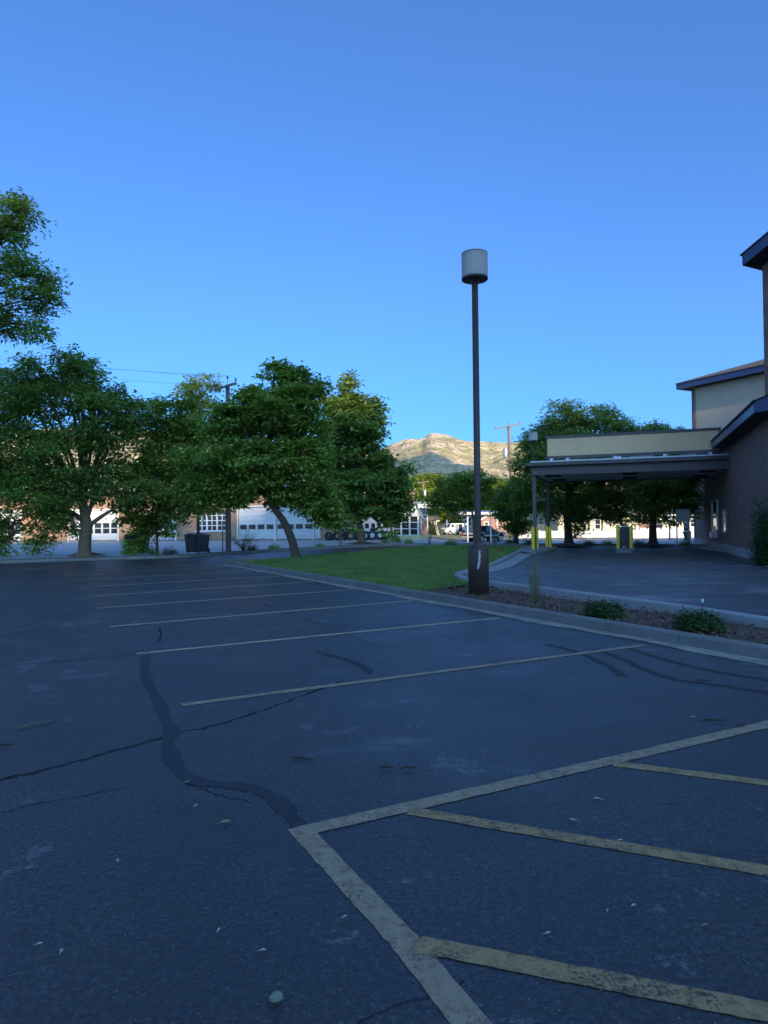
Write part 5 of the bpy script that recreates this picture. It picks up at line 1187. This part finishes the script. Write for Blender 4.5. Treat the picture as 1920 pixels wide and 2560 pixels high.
# ------------------------------------------------------------------ vehicles
def wheel(parent, x_, y_, r_, w_, sgn):
    mb = MB(); mb.lathe([(r_*.62, -w_/2), (r_*.9, -w_/2), (r_, -w_*.33), (r_, w_*.33), (r_*.9, w_/2), (r_*.62, w_/2)], (x_, y_, r_), 28, 'y'); wo = mb.build('wheel', 'rubber', parent)
    mb = MB(); mb.lathe([(r_*.64, 0), (r_*.58, .04), (r_*.5, .02), (r_*.2, .05), (r_*.16, .09), (0, .09)] if sgn < 0 else [(r_*.64, 0), (r_*.58, -.04), (r_*.5, -.02), (r_*.2, -.05), (r_*.16, -.09), (0, -.09)], (x_, y_-sgn*-.0+sgn*w_*.40, r_), 24, 'y'); mb.build('rim', 'rim_steel', wo)
def extr_y(mb, pts, y0, y1): mb.prism([Vector((x_, y0, z_)) for x_, z_ in pts], (0, 1, 0), y1-y0)
tY = 81; tx = D(1210, 1345, tY).x
pk = thing('pickup_truck', (tx, tY, T(tx, tY)-.02), 'lifted dark navy pickup with silver side stripe under the carport', 'pickup truck', None, R(42))
wr = .43
def arch(cx, r_, n=9): return [(cx-r_*math.cos(math.pi*i/n), .62+r_*math.sin(math.pi*i/n)*.95) for i in range(n+1)]
rx, fx_ = -1.55, 1.95
mb = MB(); body_ = [(-2.75, .62), (-2.75, 1.25), (-.55, 1.27), (-.55, 1.25), (1.15, 1.27), (2.55, 1.20), (2.72, 1.10), (2.75, .62)]+list(reversed(arch(fx_, .52)))+[(rx+.52, .62)]+list(reversed(arch(rx, .52)))[1:]
extr_y(mb, body_, -.93, .93); mb.build('body', 'truck_navy', pk)
mb = MB(); cabp = [(-.6, 1.272), (-.52, 1.88), (-.35, 1.94), (.35, 1.94), (1.1, 1.275)]
for (x_, z_) in []: pass
n_ = len(cabp); mb.add([Vector((x_, -.90+.14*(z_-1.27)/.67, z_)) for x_, z_ in cabp]+[Vector((x_, .90-.14*(z_-1.27)/.67, z_)) for x_, z_ in cabp], [tuple(range(n_)), tuple(range(2*n_-1, n_-1, -1))]+[(i, i+n_, (i+1) % n_+n_, (i+1) % n_) for i in range(n_)]); mb.build('cab', 'truck_navy', pk)
for sgn in (-1, 1):
    def side_(x_, z_): return Vector((x_, sgn*(.905-.14*(z_-1.27)/.67), z_))
    mb = MB(); mb.quad(*[side_(x_, z_) for x_, z_ in ((.05, 1.33), (.85, 1.33), (.36, 1.84), (.05, 1.84))][::sgn]); mb.quad(*[side_(x_, z_) for x_, z_ in ((-.48, 1.33), (-.05, 1.33), (-.05, 1.84), (-.42, 1.82))][::sgn]); mb.build('side_window', 'window_glass', pk)
    mb = MB(); mb.box((.2, sgn*.935, .82), (2.0, .012, .12)); mb.box((2.62, sgn*.935, .82), (.2, .012, .1)); mb.box((-2.42, sgn*.935, .82), (.6, .012, .12)); mb.build('side_stripe', 'silver_trim', pk)
    for cx in (rx, fx_):
        mb = MB(); a_ = arch(cx, .52, 12); b2_ = [(cx-.62*math.cos(math.pi*i/12), .62+.62*math.sin(math.pi*i/12)*.95) for i in range(13)]
        mb.add([Vector((x_, sgn*.985, z_)) for x_, z_ in a_+b2_]+[Vector((x_, sgn*.925, z_)) for x_, z_ in b2_], [(i, i+1, i+14, i+13) for i in range(12)]+[(i+13, i+14, i+27, i+26) for i in range(12)]); mb.build('fender_flare', 'silver_trim', pk)
    mb = MB(); mb.box((.72, sgn*1.06, 1.38), (.14, .22, .17), 0, .02); mb.build('mirror', 'black_trim', pk)
    mb = MB(); mb.box((-2.76, sgn*.82, 1.0), (.03, .16, .34)); mb.build('tail_light', 'flag_red', pk)
    for x_ in (rx, fx_): wheel(pk, x_, sgn*.80, wr, .28, sgn)
mb = MB(); mb.box((-2.762, 0, 1.06), (.02, 1.46, .2)); mb.build('tailgate_band', 'silver_trim', pk)
mb = MB(); mb.box((-2.88, 0, .68), (.2, 1.85, .18), 0, .03); mb.box((2.84, 0, .70), (.2, 1.85, .2), 0, .03); mb.build('bumper', 'silver_trim', pk)
mb = MB(); mb.box((-.2, 0, .52), (4.6, .9, .2)); mb.box((rx, 0, wr), (.12, 1.5, .12)); mb.box((fx_, 0, wr), (.12, 1.5, .12)); mb.build('chassis', 'black_trim', pk)
mb = MB(); mb.quad(Vector((-.585, -.74, 1.36)), Vector((-.535, -.66, 1.82)), Vector((-.535, .66, 1.82)), Vector((-.585, .74, 1.36))); mb.build('rear_window', 'window_glass', pk)
mb = MB(); mb.quad(Vector((1.06, -.80, 1.32)), Vector((1.06, .80, 1.32)), Vector((.40, .70, 1.905)), Vector((.40, -.70, 1.905))); mb.build('windscreen', 'window_glass', pk)
# white van
vY = 126; vx = D(1135, 1330, vY).x
vn = thing('van', (vx, vY, T(vx, vY)-.02), 'white van with an open sliding side door parked on the verge', 'van', None, R(212))
mb = MB(); vb_ = [(-2.5, .45), (-2.55, 1.0), (-2.5, 1.95), (-2.35, 2.05), (.95, 2.05), (1.25, 1.95), (1.75, 1.28), (2.45, 1.12), (2.6, .95), (2.62, .45)]
a1_ = [(1.6+.40*math.cos(math.pi*i/8), .45+.38*math.sin(math.pi*i/8)) for i in range(9)]; a2_ = [(-1.5+.40*math.cos(math.pi*i/8), .45+.38*math.sin(math.pi*i/8)) for i in range(9)]
extr_y(mb, vb_+a1_+a2_, -.95, .95); mb.build('body', 'van_white', vn)
mb = MB(); mb.quad(Vector((1.74, -.80, 1.325)), Vector((1.74, .80, 1.325)), Vector((1.30, .72, 1.915)), Vector((1.30, -.72, 1.915))); 
for v_ in range(len(mb.v)): mb.v[v_] = (mb.v[v_][0]+.03, mb.v[v_][1], mb.v[v_][2]+.02)
mb.build('windscreen', 'window_glass', vn)
for sgn in (-1, 1):
    mb = MB(); mb.prism([Vector((.75, sgn*.953, 1.32)), Vector((1.55, sgn*.953, 1.32)), Vector((1.18, sgn*.953, 1.85)), Vector((.75, sgn*.953, 1.85))], (0, sgn, 0), .01); mb.build('side_window', 'window_glass', vn)
    for x_ in (1.6, -1.5): wheel(vn, x_, sgn*.82, .34, .22, sgn)
    mb = MB(); mb.box((2.60, sgn*.68, .86), (.06, .34, .2), 0, .02); mb.build('headlight', 'galv', vn)
    mb = MB(); mb.box((1.35, sgn*1.06, 1.38), (.12, .2, .22), 0, .02); mb.build('mirror', 'van_white', vn)
mb = MB(); mb.box((2.62, 0, .86), (.05, .95, .22)); mb.build('grille', 'black_trim', vn)
mb = MB(); mb.box((2.66, 0, .55), (.16, 1.85, .18), 0, .04); mb.build('bumper', 'galv', vn)
for sgn in (-1, 1):
    mb = MB(); mb.box((-.75, sgn*.955, 1.22), (.8, .012, 1.35)); mb.build('door_opening', 'black_trim', vn)
    mb = MB(); mb.box((.12, sgn*.975, 1.2), (.75, .04, 1.4), 0, .01); mb.build('sliding_door', 'galv', vn)
# leaning ladder by the porch
la, lb_ = D(1085, 1304, 118.0), D(1094, 1333, 115.5); z0 = T(lb_.x, 115.5); ld = thing('ladder', (lb_.x, lb_.y, z0), 'pale pole leaning against the porch left of the clipped bush', 'ladder')
lb_.z = z0
mb = MB(); mb.tube([la, lb_], .05, 6); mb.tube([la+Vector((.3, .1, 0)), lb_+Vector((.3, .1, 0))], .05, 6); mb.build('rail', 'white_metal', ld, (lb_.x, lb_.y, z0))
mb = MB()
for k in range(9): p = la.lerp(lb_, (k+.5)/9); mb.tube([p, p+Vector((.3, .1, 0))], .025, 5)
mb.build('rung', 'white_metal', ld, (lb_.x, lb_.y, z0))

# ------------------------------------------------------------------ small things
def flag(px, py, lab):
    q = G(px, py, .125); t = thing('marker_flag', (q.x, q.y, .12), lab, 'flag', 'little marker flags in the lawn')
    mb = MB(); mb.tube([(0, 0, -.03), (.01, 0, .28)], .004, 5); mb.build('wire_stem', 'dark_steel', t)
    mb = MB(); mb.add([(0, 0, .27), (.05, -.03, .20), (.06, -.02, .10), (.01, 0, .12), (-.03, .02, .08), (-.04, .02, .19)], [(0, 1, 2, 3), (0, 3, 4, 5)]); mb.build('pennant', 'flag_red', t)
flag(1243.5, 1385, 'red marker flag in the grass near the lane kerb'); flag(839, 1383, 'dark red marker flag on the grass edge left of the tyres')
q = G(1757, 1549, .1); pt = thing('plant_tag', (q.x, q.y, .09), 'pale blue plastic plant tag sticking up behind the right juniper', 'plant tag')
mb = MB(); mb.tube([(0, 0, -.02), (0, 0, .27)], .004, 5); mb.build('stick', 'bark', pt); mb = MB(); mb.box((0, 0, .285), (.035, .006, .05), .2, .002); mb.build('label_plate', 'tag_blue', pt)

def leaf_obj(px, py, L_, rz, mat, lab, kind):
    q = Gd(px, py, .006)
    if kind == 'leaf':
        mb = MB(); n_ = 7; vs = []
        for i in range(n_): t_ = i/(n_-1); w_ = math.sin(math.pi*t_)**.8*.24*L_; zc = .10*L_*math.sin(math.pi*t_)+.004; vs += [(L_*(t_-.5), -w_, zc+.10*w_), (L_*(t_-.5), 0, zc-.003), (L_*(t_-.5), w_, zc+.25*w_)]
        mb.add(vs, [(3*i+j, 3*i+3+j, 3*i+4+j, 3*i+1+j) for i in range(n_-1) for j in (0, 1)], True); mb.tube([(-L_*.5, 0, .006), (-L_*.85, .1*L_, .004)], .0015, 4)
    elif kind == 'stick':
        mb = MB(); mb.tube([(-L_/2, 0, .008), (-.1*L_, .03*L_, .012), (L_*.2, -.02*L_, .01), (L_/2, .02*L_, .008)], [.004, .007, .006, .003], 6)
    else:
        mb = MB(); bm = bmesh.new(); bmesh.ops.create_icosphere(bm, subdivisions=2, radius=L_/2)
        for v_ in bm.verts: v_.co *= 1+.22*math.sin(v_.co.x*90+v_.co.y*60)*.5+random.uniform(-.12, .12)
        bm.verts.index_update(); mb.add([(v_.co.x*1.1, v_.co.y*.8, v_.co.z*.7+L_*.3) for v_ in bm.verts], [[v_.index for v_ in f.verts] for f in bm.faces]); bm.free()
    o = mb.build({'leaf': 'fallen_leaf', 'stick': 'fallen_twig', 'stone': 'pebble'}[kind], mat); o.location = q; o.rotation_euler = (0, 0, rz)
    tag(o, lab, {'leaf': 'leaf', 'stick': 'twig', 'stone': 'stone'}[kind], {'leaf': 'leaves fallen on the asphalt', 'stick': 'twigs fallen on the asphalt', 'stone': None}[kind])
leaf_obj(596, 2162, .042, .4, 'stone_green', 'greenish stone on the asphalt at the bottom of the picture', 'stone')
for (x_, y2, L_, rz, m_, lab) in [
    (568, 2055-0, .03, .3, 'leaf_pale', 'tiny pale leaf left of the lowest tan border stripe'), (487, 1778, .075, .35, 'leaf_dry', 'curled yellowish leaf below the sealed crack'), (405, 1690, .05, .9, 'leaf_dry', 'dry brown leaf touching the sealed crack'),
    (424, 1741, .04, 1.2, 'leaf_pale', 'pale green leaf between sealed crack and curled leaf'), (254, 1860, .035, 2.0, 'leaf_pale', 'pale leaf alone on the dark asphalt at lower left'), (85, 2041, .03, .4, 'leaf_pale', 'left one of two small pale leaves at the lower left edge'),
    (133, 2056, .032, 1.8, 'leaf_pale', 'right one of two small pale leaves at the lower left edge'), (1290, 1727, .055, 2.9, 'leaf_pale', 'white leaf between the two upper hatch stripes'), (1237, 1773, .05, 2.7, 'leaf_pale', 'white leaf just above the middle hatch stripe'),
    (1341, 1816, .03, .2, 'leaf_pale', 'small pale leaf lying on the middle hatch stripe'), (1370, 1957, .028, .5, 'leaf_pale', 'pale speck of leaf right of centre between hatch stripes'), (1313, 1968, .022, 1.0, 'leaf_pale', 'smallest pale leaf between the lower hatch stripes'),
    (1524, 2000, .03, .2, 'leaf_dry', 'yellowish leaf near the lowest hatch stripe'), (745, 1982, .03, .7, 'leaf_pale', 'pale leaf beside the crack along the tan border'), (1735/K*1.0, 1793/K, .04, .2, 'leaf_pale', 'pale green leaf above the long tan border at right'),
    (473, 2010, .03, 1.4, 'leaf_pale', 'pale leaf left of the sloping tan border stripe'), (1184, 2335/K, .03, .4, 'leaf_pale', 'pale leaf near the bottom right hatch stripe')]:
    leaf_obj(x_, y2, L_*.8, rz, m_, lab, 'leaf')
for (x_, y2, L_, rz, lab) in [(652, 1641, .16, -.35, 'dark stick lying in the middle of the car park'), (-2+10, 1612, .14, .2, 'dark stick at the left edge of the car park'), (835, 1660, .09, -.3, 'short brown twig right of the middle stick'), (882, 1661, .10, .1, 'second short brown twig near the tan border stripe'), (1540, 1558, .22, .0, 'thick dark twig at the right before the tan border'), (78, 1566, .30, .85, 'pale thin straw at the left beside the long crack'), (1520, 1472, .16, .1, 'dark twig at the right before the mulch bed kerb'), (1600, 1570, .12, .5, 'small twig next to the thick dark twig')]:
    leaf_obj(x_, y2, L_, rz, 'leaf_straw' if 'straw' in lab else 'twig_brown', lab, 'stick')
# gravel, crumbs and bits of leaf too many to count
n_ = 3600; yy = 1.6+26*RNG.random(n_)**1.8; xx = RNG.uniform(-1, 1, n_)*(yy*.62+.5)
qv = xx*.886+yy*.463; k = qv < QK-.05; xx, yy = xx[k], yy[k]
near = RNG.random(900)*24-2; qq = QK-.05-abs(RNG.normal(0, .09, 900)); xx = np.concatenate([xx, -.463*near+.886*qq]); yy = np.concatenate([yy, .886*near+.463*qq]); n_ = len(xx)
sz = RNG.uniform(.0012, .0042, n_)*(1+yy/14); a = RNG.uniform(0, 6.28, n_)
base4 = np.array([[1, 0, 0], [-.3, .8, 0], [-.8, -.7, 0], [.1, .0, .9]]); ca, sa = np.cos(a), np.sin(a)
V_ = np.stack([np.stack([xx+sz*(ca*b[0]-sa*b[1]), yy+sz*(sa*b[0]+ca*b[1]), .003+sz*b[2]], 1) for b in base4], 1).reshape(-1, 3)
F_ = (np.arange(n_)[:, None]*4+np.array([[0, 1, 3, 1, 2, 3, 2, 0, 3]])).reshape(-1, 3)
h1 = len(F_)//3*1
tag(np_mesh('gravel', V_, F_, 'concrete_old'), 'scattered grit and crumbs on the car park', 'gravel', kind='stuff')

# ------------------------------------------------------------------ air
hm = bpy.data.materials.new('haze'); hm.use_nodes = True; nt = hm.node_tree; nt.nodes.clear()
o_ = nt.nodes.new('ShaderNodeOutputMaterial'); pv = nt.nodes.new('ShaderNodeVolumePrincipled'); pv.inputs['Density'].default_value = 2.8e-5; pv.inputs['Color'].default_value = (.68, .87, 1, 1); pv.inputs['Anisotropy'].default_value = .2
nt.links.new(pv.outputs[0], o_.inputs['Volume']); MATS['haze'] = hm
mb = MB(); mb.box((0, 250, 1145), (15000, 13600, 2310)); tag(mb.build('haze', 'haze'), 'thin blue haze in the air over the valley', 'haze', kind='stuff')
